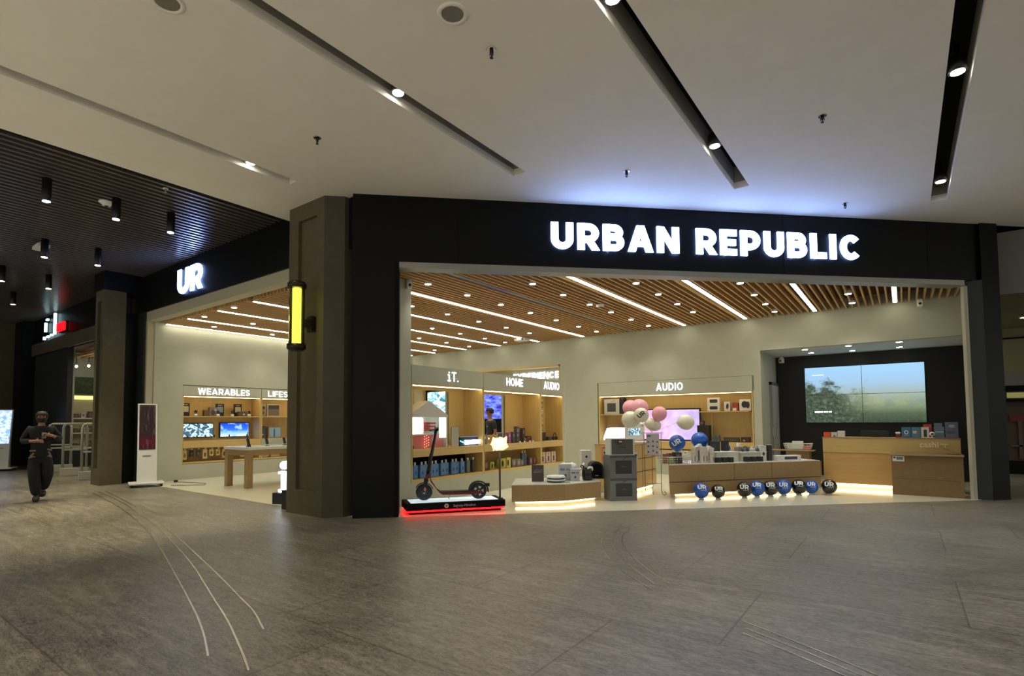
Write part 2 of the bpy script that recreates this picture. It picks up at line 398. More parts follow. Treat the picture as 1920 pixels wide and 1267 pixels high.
# metal strips let into the stone
INLAY = [[(-13.48, 3.98), (-11.74, 3.74), (-10.35, 3.5), (-8.77, 3.18), (-8.0, 3.0), (-6.82, 2.69), (-5.71, 2.37), (-4.99, 2.16), (-4.26, 1.94), (-3.85, 1.8), (-3.49, 1.66)],
 [(-13.55, 4.11), (-11.76, 3.88), (-10.26, 3.62), (-8.7, 3.31), (-8.08, 3.17), (-6.47, 2.77), (-5.6, 2.53), (-5.18, 2.4), (-4.5, 2.19), (-4.01, 2.04), (-3.44, 1.84), (-3.1, 1.71)],
 [(-13.63, 4.25), (-11.97, 4.0), (-10.44, 3.74), (-9.16, 3.48), (-8.21, 3.28), (-7.22, 3.06), (-6.19, 2.81), (-5.15, 2.55), (-4.47, 2.37), (-4.02, 2.25), (-3.62, 2.1)],
 [(-3.08, 6.85), (-3.02, 6.6), (-2.91, 6.29), (-2.7, 5.83), (-2.42, 5.43), (-2.12, 5.06), (-1.8, 4.73)],
 [(-2.93, 6.84), (-2.9, 6.6), (-2.8, 6.3), (-2.63, 5.96), (-2.37, 5.57), (-2.02, 5.14), (-1.69, 4.81)],
 [(-3.18, 6.77), (-3.12, 6.5), (-2.99, 6.15), (-2.86, 5.85), (-2.62, 5.47), (-2.38, 5.15), (-2.08, 4.84), (-1.78, 4.58)],
 [(-0.98, 4.25), (-0.5, 4.0), (-.1, 3.76), (.3, 3.48)], [(-0.92, 4.11), (-.5, 3.9), (-.18, 3.71), (.2, 3.45)], [(-0.92, 4.01), (-.55, 3.82), (-.25, 3.65), (.1, 3.4)]]
def catmull(p, k=5):
    o = []
    P_ = [Vector(q) for q in [p[0]] + p + [p[-1]]]
    for i in range(1, len(P_) - 2):
        for j in range(k):
            t = j / k; a, b_, c, d = P_[i - 1:i + 3]
            o.append(.5 * ((2 * b_) + (c - a) * t + (2 * a - 5 * b_ + 4 * c - d) * t * t + (3 * b_ - a - 3 * c + d) * t ** 3))
    o.append(P_[-2]); return o
b = nb(M('brushed_steel_inlay', (190, 186, 172), .25, .9))
for ln in INLAY:
    pts = catmull(ln); w = .0065
    for i in range(len(pts) - 1):
        d = (pts[i + 1] - pts[i]).normalized(); n = Vector((-d.y, d.x)) * w
        q = [pts[i] - n, pts[i + 1] - n, pts[i + 1] + n, pts[i] + n]
        b.quad(*[(p.x, p.y, .003) for p in q])
struct(b.build('trim_1'))

# mall ceiling: plaster boards between four recessed light slots
def yfront(x): return 5.3 if x < -6.57 else min(x + 11.87, 40)
SLOTS = [(-7.12, -6.94, 4.44), (-4.35, -4.14, 6.27), (-1.94, -1.73, 8.72), (.47, .68, 11.25), (2.9, 3.1, 13.7)]
b = nb(PLAST)
xs = [-8.45]; 
for s in SLOTS: xs += [s[0], s[1]]
xs += [7.0]
for i in range(len(xs) - 1):
    a, c = xs[i], xs[i + 1]
    slot = i % 2 == 1
    y0 = SLOTS[i // 2][2] if slot else -10
    def top(x): return yfront(x) + .03
    if a < -6.57 < c:
        b.prism([(a, y0), (c, y0), (c, top(c)), (-6.57, 5.33), (a, 5.33)], ZC, ZC + .1)
    else: b.prism([(a, y0), (c, y0), (c, top(c)), (a, top(a))], ZC, ZC + .1)
b.m(M('slot_grey_paint', (150, 147, 138), .7))
for x0, x1, ye in SLOTS:       # painted cheeks of the slots
    b.box(x0 - .03, x0, -10, ye, ZC + .1, ZC + .34); b.box(x1, x1 + .03, -10, ye, ZC + .1, ZC + .34); b.box(x0, x1, ye, ye + .03, ZC + .1, ZC + .34)
b.m(BLKM)
for x0, x1, ye in SLOTS: b.box(x0 - .03, x1 + .03, -10, ye + .03, ZC + .34, ZC + .38)
struct(b.build('ceiling'))
# dark slatted ceiling over the passage
b = nb(BLKM); b.box(-34, -8.45, -10, 5.35, ZD + .16, ZD + .2); b.box(-8.5, -8.45, -10, 5.35, ZD - .08, ZD + .16)
b.m(M('dark_bronze_slat', (118, 110, 102), .3, .55))
x = -8.62
while x > -30: b.box(x - .055, x, -10, 5.3, ZD, ZD + .1); x -= .15
struct(b.build('ceiling_slatted'))
# shop ceiling: oak slats with a brown void above
b = nb(PLEN); b.prism([(XW, 5.5), (-6.5, 5.5), dpt(.5, .2), dpt(10.9, .2), (XR, 14.3), (XW, 14.3)], ZI + .24, ZI + .28)
b.m(SLAT)
STRIPS = [-.06, -1.52, -2.98, -4.45, -5.92, -7.38, -8.93, -10.4, -11.87, -13.33, -14.5]
x = -14.42
while x < XR:
    y0 = max(5.62, x + 12.15)
    if y0 < 14.2 and min(abs(x + .02 - s) for s in STRIPS) > .055: b.box(x, x + .03, y0, 14.3, ZI, ZI + .11)
    x += .1225
struct(b.build('ceiling_oak_slats'))

# walls of the shop
b = nb(WHITE)
b.box(XW - .2, XW, 5.5, 6.18, 0, ZI + .3); b.box(XW - .2, XW, 6.18, 10.45, 2.42, ZI + .3); b.box(XW - .2, XW, 6.18, 10.45, 0, .40); b.box(XW - .2, XW, 10.45, 16.4, 0, ZI + .3)
b.box(XW - .62, XW - .56, 6.0, 10.6, .3, 2.6)
struct(b.build('wall_left'))
b = nb(WHITE)
b.box(XW, -14.57, YB, YB + .2, 0, ZI + .3); b.box(-14.57, -8.26, YB, YB + .2, 3.16, ZI + .3); b.box(-8.26, -7.03, YB, YB + .2, 0, ZI + .3)
b.box(-7.03, -2.89, YB, YB + .2, 2.52, ZI + .3); b.box(-7.03, -2.89, YB, YB + .2, 0, .60); b.box(-2.89, -2.71, YB, YB + .2, 0, ZI + .3)
b.box(-2.71, XR, YB, YB + .2, 3.11, ZI + .3)
struct(b.build('wall_back'))
b = nb(WHITE)
b.box(-2.9, -2.71, YB + .2, 16.3, 0, 3.2)
struct(b.build('wall_recess_side'))
b = nb(M('recess_soffit_paint', (205, 205, 200), .7)); b.box(-2.71, XR, YB + .2, 16.3, 3.11, 3.2)
struct(b.build('ceiling_recess'))
b = nb(M('matt_black_wall_paint', (9, 11, 14), .6)); b.box(-2.9, XR + .1, 16.3, 16.5, 0, 3.3); struct(b.build('wall_screen_recess'))
b = nb(M('grey_wall_paint', (120, 124, 118), .7)); b.box(XR, XR + .15, 13.2, 16.3, 0, ZI + .3); struct(b.build('wall_right'))  # side wall panel in a darker grey than the other walls
b = nb(WHITE); b.box(XW - .2, XR + .2, 16.5, 16.6, 0, 4.4); b.box(XW, -8.0, 15.0, 15.05, 0, 4.3); struct(b.build('wall_rear'))
b = nb(PLEN); b.prism([(XW - .2, 5.62), (-6.5, 5.62), dpt(.3, .34), dpt(10.9, .34), (XR + .1, 16.5), (XW - .2, 16.5)], ZI + .5, ZI + .55)
struct(b.build('roof'))
b = nb(M('recess_door_paint', (188, 190, 186), .5)); b.box(-2.715, -2.66, 15.35, 16.22, .02, 2.33)
d1 = struct(b.build('door_1')); b = nb(CHROME); b.box(-2.66, -2.61, 15.42, 15.46, 1.0, 1.25); b.build('door_handle', d1)
b = nb(GREYM); b.box(-2.712, -2.655, 15.28, 15.35, 0, 2.4); b.box(-2.712, -2.655, 16.22, 16.29, 0, 2.4); b.box(-2.712, -2.655, 15.28, 16.29, 2.33, 2.4); b.build('door_frame', d1)
# the opening with the experience corner in the back wall, oak lined and black inside
b = nb(OAKX); b.box(-14.58, -14.5, YB, 15.0, 0, 3.16); b.box(-8.31, -8.26, YB, 15.0, 0, 3.16); b.box(-14.58, -8.26, YB, 15.0, 3.1, 3.16)
struct(b.build('trim_2'))
b = nb(BLACK); b.box(-14.5, -8.4, 14.9, 14.99, 0, 2.62); struct(b.build('wall_experience'))

# slanted shopfront: header, frames, trims  (local x runs along the front, local -y looks into the mall)
def dstruct(b_, name):
    o = b_.build(name); o.location = (DO[0], DO[1], 0); o.rotation_euler = (0, 0, A45); return struct(o)
b = nb(BLACK); b.box(-.02, 11.46, 0, .32, 3.93, ZC + .02)
for u in (1.6, 4.4, 7.2, 10.0): b.box(u, u + .006, -.004, .01, 3.93, ZC)
dstruct(b, 'lintel')
b = nb(GREYM); b.box(.68, 10.74, .01, .26, 3.84, 3.93); dstruct(b, 'trim_3')
b = nb(CREAM); b.box(10.77, 10.85, .06, .12, 0, 3.84); dstruct(b, 'trim_4')
b = nb(BLACK); b.box(0.0, .68, 0, .45, 0, 3.93); b.m(BLKM); b.box(.62, .685, -.01, .46, 0, 3.93)
dstruct(b, 'pillar_black')
b = nb(BLACK); b.prism([dpt(11.02, -.06), dpt(11.38, -.06), (1.5, 13.95), (1.2, 13.95)], 0, ZC); b.m(DGREY); b.prism([dpt(10.85, .08), dpt(11.02, -.06), dpt(11.04, .1), dpt(10.9, .12)], 0, 3.93)
struct(b.build('pillar_black_far'))
# level shopfront on the passage side
b = nb(BLACK); b.box(-15.6, -6.6, 5.3, 5.6, 4.16, ZD + .02); b.box(-34, -6.6, 5.36, 5.6, ZD, ZD + .3); struct(b.build('lintel_passage'))
b = nb(CREAM); b.box(-14.68, -8.1, 5.34, 5.56, 3.94, 4.16); b.box(-14.70, -14.62, 5.34, 5.6, 0, 3.94); struct(b.build('trim_5'))
b = nb(DGREY); b.box(-15.12, -14.70, 5.3, 5.5, 0, 4.16); b.m(BLACK); b.box(-15.6, -15.12, 4.98, 5.6, 0, 4.16); b.box(-8.16, -7.98, 5.2, 5.6, 0, 4.16); struct(b.build('pillar_passage'))

# stone pillars with a sunk panel
def pillar(x0, x1, yf, yb, h, name, chamfer):
    pw = .30; b = nb(STONE)
    px0, px1 = x0 + (x1 - x0) * .27, x0 + (x1 - x0) * .80
    # front face built round the sunk panel
    b.box(x0, px0, yf, yf + .06, 0, h); b.box(px1, x1, yf, yf + .06, 0, h); b.box(px0, px1, yf, yf + .06, 0, .38); b.box(px0, px1, yf, yf + .06, h - .26, h)
    b.box(x0, x1, yf + .06, yb, 0, h)
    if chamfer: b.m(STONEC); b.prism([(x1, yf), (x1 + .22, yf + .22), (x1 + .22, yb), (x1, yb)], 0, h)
    return struct(b.build(name))
pillar(-8.0, -7.05, 5.0, 5.6, ZC, 'pillar_1', True)
pillar(-15.48, -14.93, 4.52, 4.98, 4.62, 'pillar_2', False)
b = nb(BLACK); b.box(-15.55, -14.9, 4.5, 5.3, 4.62, ZD + .02); struct(b.build('lintel_pillar_top'))
# the partition with the three display bays: a white core
b = nb(WHITE); b.box(-7.2, -6.8, 6.15, 6.62, 0, ZI + .2); struct(b.build('pillar_3'))
b = nb(WHITE); b.box(-7.42, -7.36, 6.62, 6.80, 0, 2.45); b.box(-7.42, -7.36, 8.19, 8.80, 0, 2.45); b.box(-7.42, -7.36, 10.12, 11.95, 0, 2.45); b.box(-7.42, -7.36, 6.62, 11.95, 0, 1.0); b.box(-7.42, -7.36, 6.62, 11.95, 2.06, 2.45)
struct(b.build('wall_partition')); b = nb(WHITE); b.box(-7.42, -6.8, 11.895, 11.97, 0, 2.44); struct(b.build('wall_partition_end'))

# next shop along the passage
b = nb(BLACK); b.box(-27, -15.55, 5.3, 5.6, 3.95, ZD + .02); b.m(M('worn_bronze_fascia', (84, 74, 58), .6)); b.box(-26.0, -15.55, 5.24, 5.3, 3.8, 4.2); struct(b.build('lintel_next_shop'))
b = nb(DGREY); b.box(-24.3, -20.7, 5.35, 5.5, 0, 3.85); b.m(BLACK); b.box(-25.4, -24.3, 5.0, 5.6, 0, ZD); struct(b.build('wall_next_shop'))
b = nb(WHITE); b.box(-21.3, -20.9, 5.5, 5.6, 0, 3.8); b.box(-22.75, -22.65, 5.5, 9.1, 0, 4.2); b.box(-22.7, -15.7, 9.0, 9.1, 0, 4.2); b.box(-15.8, -15.7, 5.6, 9, 0, 4.2); struct(b.build('wall_next_shop_inside'))
b = nb(SLAT)
for k in range(14): b.box(-24, -15.6, 6.0 + k * .22, 6.05 + k * .22, 3.7, 3.8)
b.m(PLEN); b.box(-24, -15.6, 5.6, 9.1, 3.9, 3.95); struct(b.build('ceiling_next_shop'))
pillar(-27.3, -25.4, 4.4, 5.3, ZD, 'pillar_4', False); b = nb(BLACK); b.box(-31, -30.8, -10, 5.4, 0, ZD + .2); struct(b.build('wall_passage_end'))
# beyond the far corner: lowered bulkhead, low ceiling and a closed shop
GREYP = M('grey_bulkhead_paint', (120, 117, 114), .7); OLIVE = M('olive_beige_paint', (132, 122, 92), .7)
b = nb(GREYP); b.box(1.5, 9, 13.95, 14.1, 3.78, ZC); b.m(BLKM); b.box(1.2, 9, 14.1, 14.2, ZC - .1, ZC + .4); b.box(1.2, 2.6, 13.2, 14.15, ZC + .1, ZC + .14); struct(b.build('wall_bulkhead'))
b = nb(OLIVE); b.box(1.3, 9, 14.1, 19.5, 3.78, 3.85); struct(b.build('ceiling_low'))
b = nb(OLIVE); b.box(1.3, 9, 19.4, 19.6, 2.6, 3.8); b.m(GREYP); b.box(1.3, 9, 19.36, 19.42, 2.26, 2.62); b.m(BLKM); b.box(1.3, 9, 19.3, 19.4, 1.86, 2.28); b.box(1.3, 9, 19.3, 19.4, 0, .34); b.box(1.3, 9, 19.35, 19.38, 3.5, 3.54)
b.m(M('dim_shop_inside', (70, 52, 44), .6)); b.box(1.3, 9, 19.5, 19.6, .3, 1.9)
struct(b.build('wall_far_shop'))

# ------------------------------------------------------------------ lights of the place
# hanging cylinders under the dark ceiling
def lens(b_, r, z): b_.m(DOWN).lathe([(r, z), (r, z + .01)], n=18); return b_
proto = None
spots = [(-9.9, 2.24), (-9.92, 3.13), (-9.89, 3.93), (-13.3, 3.01), (-13.15, 3.85), (-16.3, 2.94), (-16.35, 3.8), (-19.25, 3.72), (-13.2, 1.4), (-9.9, .6)]
desc = ['near the white ceiling edge, closest to the camera', 'beside the round smoke sensor', 'next to the blue sign reflection', 'beside the flat square sensor', 'above the glowing sign of the shop', 'at the picture edge above the stone pillar', 'third row back toward the next shop', 'farthest back by the next shop', 'second row, nearer the camera', 'near row, out over the floor']
for i, (x, y) in enumerate(spots):
    t = thing('cylinder_downlight', 'black cylinder downlight ' + desc[i], 'ceiling light', (x, y, ZD + .02), group='cylinder downlights under the dark slatted ceiling')
    if proto is None:
        nb(BLK).lathe([(.058, -.36), (.062, -.355), (.062, 0)], n=20).build('housing', t)
        lens(nb(BLK), .048, -.366).build('lens', t)
        proto = t
    else:
        for ch in [o for o in bpy.data.objects if o.parent == proto and o.type == 'MESH']:
            k = ch.copy(); COL.objects.link(k); k.parent = t
    lamp('cylinder_spot', 'SPOT', (0, 0, -.39), P_PEND, (1, .90, .58), t, spot_size=radians(75), spot_blend=.6, shadow_soft_size=.05)
# spotlights inside the slots of the white ceiling
slotspots = [(-7.03, 3.79), (-7.03, .4), (-4.25, 3.94), (-4.25, .6), (-1.84, 4.15), (-1.84, 7.27), (-1.84, .9), (.57, 7.24), (.57, 10.5), (.57, 3.9), (-4.25, -2.6), (-7.03, -3.0), (.57, .5), (-1.84, -2.4), (3.0, 7.2), (3.0, 10.5), (3.0, 3.9)]
sd = ['in the narrow slot above the black slatted ceiling', '', 'in the second ceiling slot, beside its single spot', '', 'at the near end of the third slot, above the picture top', 'at the far end of the third slot, facing the big sign', '', 'halfway along the black slot by the far pillar', 'at the far end of the black slot by the far pillar']
proto = None
for i, (x, y) in enumerate(slotspots):
    if i < len(sd) and sd[i]:
        t = thing('recessed_spotlight', 'small round spotlight ' + sd[i], 'ceiling light', (x, y, ZC), group='spotlights in the ceiling slots')
        if proto is None:
            b = nb(BLK).lathe([(.075, .05), (.08, .05), (.08, .2), (.03, .2), (.03, .33)], n=20); b.build('housing', t)
            lens(nb(BLK), .06, .044).build('lens', t); proto = t
        else:
            for ch in [o for o in bpy.data.objects if o.parent == proto and o.type == 'MESH']:
                k = ch.copy(); COL.objects.link(k); k.parent = t
    lamp('slot_spot', 'SPOT', (x, y, ZC + .03), P_MALL * (.8 if x < -3 else 1.25), WARM if x < -3 else (1, .97, .93), None, spot_size=radians(78), spot_blend=1.0, shadow_soft_size=.06)
# shop downlights on their grid; last column is added to brighten the wearables wall
cols = [(-.78, 12.58, 13.63), (-2.25, 10.34, 11.5, 12.58, 13.6), (-3.72, 9.17, 10.27, 11.39, 12.46), (-5.19, 8.05, 9.14, 10.26, 11.3, 12.44, 13.57), (-6.66, 6.9, 7.99, 9.09, 10.22, 11.37, 12.52, 13.54), (-8.22, 8.02, 9.15, 10.3, 11.45, 12.57),
        (-9.8, 10.31, 11.44, 12.56, 13.59), (-11.25, 5.75, 9.0, 11.28, 12.47, 13.58), (-12.75, 5.83, 7.0, 9.5, 13.53), (-13.9, 6.6, 8.2, 9.8)]
proto = None
for ci, cc in enumerate(cols):
    for j, y in enumerate(cc[1:]):
        t = thing('ceiling_downlight', 'round downlight in the oak slats, %s row from the video wall, %s from the front' % (NTH[ci], NTH[j]), 'ceiling light', (cc[0], y, ZI), group='downlights in the oak slatted ceiling')
        if proto is None:
            nb(WHT).lathe([(.052, -.012), (.066, -.012), (.066, .09), (.052, .09)], n=18).build('rim', t)
            lens(nb(WHT), .053, -.016).build('lens', t); proto = t
        else:
            for ch in [o for o in bpy.data.objects if o.parent == proto and o.type == 'MESH']:
                k = ch.copy(); COL.objects.link(k); k.parent = t
        lamp('shop_spot', 'SPOT', (0, 0, -.03), P_SPOT, NEUT, t, spot_size=radians(110), spot_blend=.9, shadow_soft_size=.05)
for i, x in enumerate(STRIPS):
    y0 = max(5.7, x + 12.2); y1 = 14.17
    lab = {4: 'unlit grey light channel in the oak ceiling, between two lit strips', 10: 'long light strip in the oak ceiling, right against the wearables wall'}.get(i, 'long white light strip in the oak ceiling, %s from the video wall side' % NTH[i])
    t = thing('ceiling_light_strip', lab, 'light strip', (x, y0, ZI), group='light strips between the oak slats')
    nb(GREYM).box(-.045, .045, 0, y1 - y0, .0, .06).build('channel', t)
    if i != 4: nb(STRIP).box(-.034, .034, .02, y1 - y0 - .02, -.012, .0).build('diffuser', t)
# six downlights in the recess soffit
proto = None
for i, (x, y) in enumerate([(-1.82, 14.75), (-1.79, 15.6), (-.94, 14.62), (-.94, 15.75), (-.02, 14.6), (-.02, 15.68)]):
    t = thing('soffit_downlight', 'round downlight in the soffit over the video wall, %s pair, %s one' % (NTH[i // 2], 'outer' if i % 2 == 0 else 'inner'), 'ceiling light', (x, y, 3.11), group='downlights above the video wall')
    if proto is None:
        nb(WHT).lathe([(.055, -.01), (.07, -.01), (.07, 0)], n=18).build('rim', t); lens(nb(WHT), .056, -.014).build('lens', t); proto = t
    else:
        for ch in [o for o in bpy.data.objects if o.parent == proto and o.type == 'MESH']:
            k = ch.copy(); COL.objects.link(k); k.parent = t
    lamp('soffit_spot', 'SPOT', (0, 0, -.03), 4, NEUT, t, spot_size=radians(80), spot_blend=.9, shadow_soft_size=.05)
for x in (-13, -9, -5, -1, 3, 6):  # unseen fill spots, added to lift the white ceiling by floor bounce
    for y in (-3.5, -6.5, -9): lamp('bounce_fill_spot', 'SPOT', (x, y, ZC - .02), P_BOUNCE_FILL, (1, .99, .95), None, spot_size=radians(100), spot_blend=1.0, shadow_soft_size=.1)
lamp('next_shop_light', 'AREA', (-18.5, 7.2, 3.6), 45, WARM, None, shape='RECTANGLE', size=4, size_y=2)
lamp('far_ceiling_light', 'SPOT', (3.5, 16.5, 3.7), 60, WARM, None, spot_size=radians(140), spot_blend=.9, shadow_soft_size=.1)

# small fittings on the ceilings
proto = None
sp = [(-2.99, 3.96, 'between the second and third slots, near the camera'), (-5.66, 3.9, 'between the first and second slots'), (-.63, 7.21, 'between the third slot and the black slot'), (-3.0, 7.13, 'in the blue glow left of the third slot end'), (-.64, 10.43, 'close above the big lit sign')]
for x, y, s in sp:
    t = thing('fire_sprinkler', 'small sprinkler on the white ceiling, ' + s, 'sprinkler', (x, y, ZC), group='sprinklers on the white ceiling')
    if proto is None:
        nb(CHROME).lathe([(.045, -.008), (.05, 0)], n=18).build('rosette', t)
        nb(BLK).lathe([(.02, -.012), (.014, -.05), (.006, -.055), (.006, -.075)], n=12).tube([(-.018, 0, -.03), (-.02, 0, -.06), (0, 0, -.08)], .003).tube([(.018, 0, -.03), (.02, 0, -.06), (0, 0, -.08)], .003).lathe([(.018, -.08), (.018, -.083)], n=12).build('nozzle', t)
        proto = t
    else:
        for ch in [o for o in bpy.data.objects if o.parent == proto]:
            k = ch.copy(); COL.objects.link(k); k.parent = t
for x, y, s in [(-2.98, 3.39, 'between the second and third slots'), (-4.78, 1.83, 'at the top edge of the view')]:
    t = thing('ceiling_speaker', 'round flush speaker in the white ceiling, ' + s, 'speaker', (x, y, ZC))
    nb(PLAST).lathe([(.095, -.004), (.1, -.014), (.13, -.014), (.135, 0)], n=36).build('ring', t)
    nb(M('speaker_grille', (120, 116, 104), .6)).lathe([(.096, -.008), (.096, -.002)], n=36).build('grille', t)
t = thing('smoke_sensor', 'white round smoke sensor on the dark slatted ceiling', 'sensor', (-10.2, 3.08, ZD))
nb(WHT).lathe([(.03, -.07), (.06, -.065), (.07, -.03), (.11, -.02), (.11, 0)], n=24).build('housing', t); nb(BLK).lathe([(.02, -.085), (.03, -.07)], n=16).build('eye', t)
t = thing('ceiling_sensor_box', 'flat white box sensor beside a cylinder downlight on the dark ceiling', 'sensor', (-13.5, 3.0, ZD - .02))
nb(WHT).box(-.2, .2, -.1, .1, -.12, -.05, .01).build('housing', t); nb(WHT).cyl((0, 0, 0), .03, -.05, .02, 10).build('mount', t)
t = thing('sprinkler_head', 'tiny pale sprinkler head on the dark slatted ceiling above the sign', 'sprinkler', (-8.9, 3.45, ZD)); nb(CHROME).lathe([(.03, -.06), (.012, -.05), (.012, 0)], n=12).build('nozzle', t); nb(WHT).cyl((.0, 0, 0), .04, -.01, 0, 14).build('rosette', t)
def camera_dome(lab, loc, rz=0):
    t = thing('security_camera', lab, 'security camera', loc, rz)
    nb(WHT).box(-.05, .05, -.03, .08, -.16, -.03, .012).build('housing', t); nb(WHT).cyl((0, .02, 0), .045, -.03, .0, 16).build('mount', t); nb(BLK).cyl((0, -.035, -.1), .025, 0, .01, 14, 'y').build('lens', t); return t
camera_dome('white security camera on top of the white column beside the scooter', (-6.72, 6.5, 3.9), radians(60))
camera_dome('white security camera in the corner of the black video wall recess', (-2.55, 16.1, 3.1), radians(-20))
camera_dome('white security camera under the oak slats at the far end', (.35, 14.1, 3.9), 0)
t = thing('ceiling_sensor', 'white flat sensor among the downlights of the oak ceiling', 'sensor', (-5.02, 10.4, ZI)); nb(WHT).box(-.07, .07, -.05, .05, -.06, 0, .01).build('housing', t); nb(BLK).box(-.03, .03, -.02, .02, -.064, -.06).build('eye', t)
t = thing('ceiling_projector', 'flat white unit under the oak ceiling near the back wall', 'projector', (-8.9, 13.2, ZI)); nb(WHT).box(-.2, .2, -.14, .14, -.1, -.02, .02).build('housing', t); nb(BLK).cyl((.1, -.14, -.06), .03, -.01, .01, 14, 'y').build('lens', t)

# ------------------------------------------------------------------ signs
def lettering(t, txt, x0, x1, z0, z1, mat, t_=.24, depth=.05, y=-.06, each=True, gap=.10):
    H = z1 - z0; _, w = text_polys(txt, H, t_, gap, 1.0)
    n = len(txt); target = x1 - x0
    sx = 1.0
    for _ in range(20):
        _, w = text_polys(txt, H, t_, gap, sx); sx *= (target / w) ** .9
    if each:
        for i, ch in enumerate(txt):
            if ch == ' ': continue
            b_ = nb(mat); write(b_, txt, H, x0, z0, y, depth, t_, gap, sx, False, i); b_.build('letter', t)
    else:
        b_ = nb(mat); write(b_, txt, H, x0, z0, y, depth, t_, gap, sx, False); b_.build('lettering', t)
t = thing('store_sign', 'big glowing white letters URBAN REPUBLIC on the slanted black header', 'sign', (DO[0], DO[1], 0), A45)
lettering(t, 'URBAN REPUBLIC', 3.10, 8.66, 4.215, 4.655, SIGN, .25, .022, -.032, gap=.15)
t = thing('store_sign', 'glowing white letters UR on the black header over the passage', 'sign', (-12.85, 5.3, 0), 0)
lettering(t, 'UR', 0, 1.17, 4.30, 4.86, SIGN, .24, .022, -.032, gap=.13)
t = thing('shop_sign', 'partly lit white tube letters on the next shop header', 'sign', (-23.0, 5.3, 0), 0)
for q in ((1.3, 1.42, 4.32, 5.0), (.3, .42, 4.5, 4.8), (.2, .32, 4.24, 4.34), (.55, .75, 4.28, 4.34), (.95, 1.15, 4.3, 4.36), (.45, .6, 4.86, 4.92)): nb(M('cyan_white_neon', (255, 255, 255), .5, emit=(190, 235, 240), es=3)).box(q[0], q[1], -.1, -.04, q[2], q[3]).build('letter_stroke', t)
t = thing('red_sign', 'small glowing red block sign beside the white neon letters', 'sign', (-21.4, 5.3, 4.36), 0); nb(M('red_glow', (255, 30, 30), .5, emit=(235, 14, 24), es=1.6)).box(0, .75, -.1, -.03, 0, .28, .03).build('light_face', t); nb(BLK).box(-.02, .77, -.04, .0, -.02, .3).build('backplate', t)
# wall lantern on the corner pillar
t = thing('wall_lantern', 'tall bronze wall lantern with a glowing yellow-green tube on the corner pillar', 'wall lamp', (-7.3, 4.7, 2.53))
BRZ = M('dark_bronze', (48, 42, 30), .4, .6)
b = nb(BRZ); 
b.lathe([(.10, 0), (.14, .03), (.14, .1)], n=24).build('lower_cap', t); nb(BRZ).lathe([(.14, .96), (.14, 1.03), (.11, 1.06)], n=24).build('upper_cap', t)
b = nb(BRZ)
for a in (12, 102, 192, 282): b.tube([(.128 * cos(radians(a)), .128 * sin(radians(a)), .08), (.128 * cos(radians(a)), .128 * sin(radians(a)), .98)], .012)
b.build('frame', t)
nb(M('lantern_tube_glow', (240, 240, 120), .5, emit=(232, 232, 100), es=2.6)).lathe([(.05, .1), (.066, .11), (.066, .95), (.05, .96)], n=20).build('tube', t)
gl = M('tinted_lantern_glass', (206, 204, 150), .02, trans=1.0); gl.node_tree.nodes['Principled BSDF'].inputs['IOR'].default_value = 1.02; nb(gl).lathe([(.118, .1), (.118, .96), (.113, .96), (.113, .1)], n=24).build('glass', t)
b = nb(BRZ); b.box(-.045, .045, .12, .22, .38, .5); b.box(-.06, .06, .22, .30, .32, .56); b.build('bracket', t)
lamp('lantern_light', 'POINT', (0, 0, .5), 14, (.86, .82, .22), t, shadow_soft_size=.06)
# ------------------------------------------------------------------ display bays (front at local y=0, depth along +y, width along +x)
def bay(label, loc, rz, x0, x1, zb, zt, ztop, depth, shelf=None, counter=None, window=None, lower_black=False, name='display_bay', fascia_gap=True, group=None, front_strip=True):
    t = thing(name, label, 'display shelf', loc, rz, group)
    nb(OAKX).box(x0, x1, 0, depth, zb - .05, zb).build('base_board', t)
    nb(OAK).box(x0, x0 + .03, 0, depth, zb, zt).build('side_panel', t)
    nb(OAK).box(x1 - .03, x1, 0, depth, zb, zt).build('side_panel', t)
    nb(OAKX).box(x0, x1, 0, depth, zt, zt + .03).build('top_board', t)
    b = nb(OAK)
    if window:
        w0, w1, wz0, wz1 = window
        if w0 > x0 + .04: b.box(x0 + .03, w0, depth - .02, depth, zb, zt)
        b.box(w1, x1 - .03, depth - .02, depth, zb, zt); b.box(w0, w1, depth - .02, depth, zb, wz0); b.box(w0, w1, depth - .02, depth, wz1, zt)
    else: b.box(x0 + .03, x1 - .03, depth - .02, depth, zb, zt)
    b.build('back_panel', t)
    if counter: nb(OAKX).box(x0 + .03, x1 - .03, -.01, depth - .02, counter[0], counter[1]).build('counter', t)
    if lower_black: nb(BLKM).box(x0 + .03, x1 - .03, depth - .06, depth - .02, zb, counter[0]).build('dark_liner', t)
    if shelf:
        for (a, c, z) in shelf: nb(OAKX).box(a, c, .03, depth - .02, z - .025, z).build('shelf', t)
    nb(WHITE).box(x0 + .003, x1 - .003, -.004, .04, zt + .03, ztop).build('fascia', t)
    if front_strip:
        nb(LED).box(x0 + .05, x1 - .05, .02, .045, zt - .012, zt).build('light_strip', t)
    return t
PX = (-6.8, 0, 0)    # partition bays: local x = world y
RZ90 = pi / 2
bay('oak bay with the white doll house under the lit iT. sign', PX, RZ90, 6.63, 8.65, .43, 2.09, 2.44, .52, counter=(.82, .96), window=(6.68, 8.17, 1.0, 2.05), lower_black=True)
bay('oak bay with perfume-like boxes under the lit HOME sign', PX, RZ90, 8.66, 10.85, .43, 2.07, 2.44, .52, counter=(.82, .96), window=(8.70, 10.12, 1.14, 2.03))
bay('narrow oak bay with headphone hooks under the small AUDIO sign', PX, RZ90, 10.86, 11.89, .43, 2.05, 2.44, .52, counter=(.82, .96))
b = nb(WHITE); b.box(-6.86, -6.8, 6.62, 11.89, .004, .38); struct(b.build('baseboard_partition'))
WX = (XW, 0, 0)
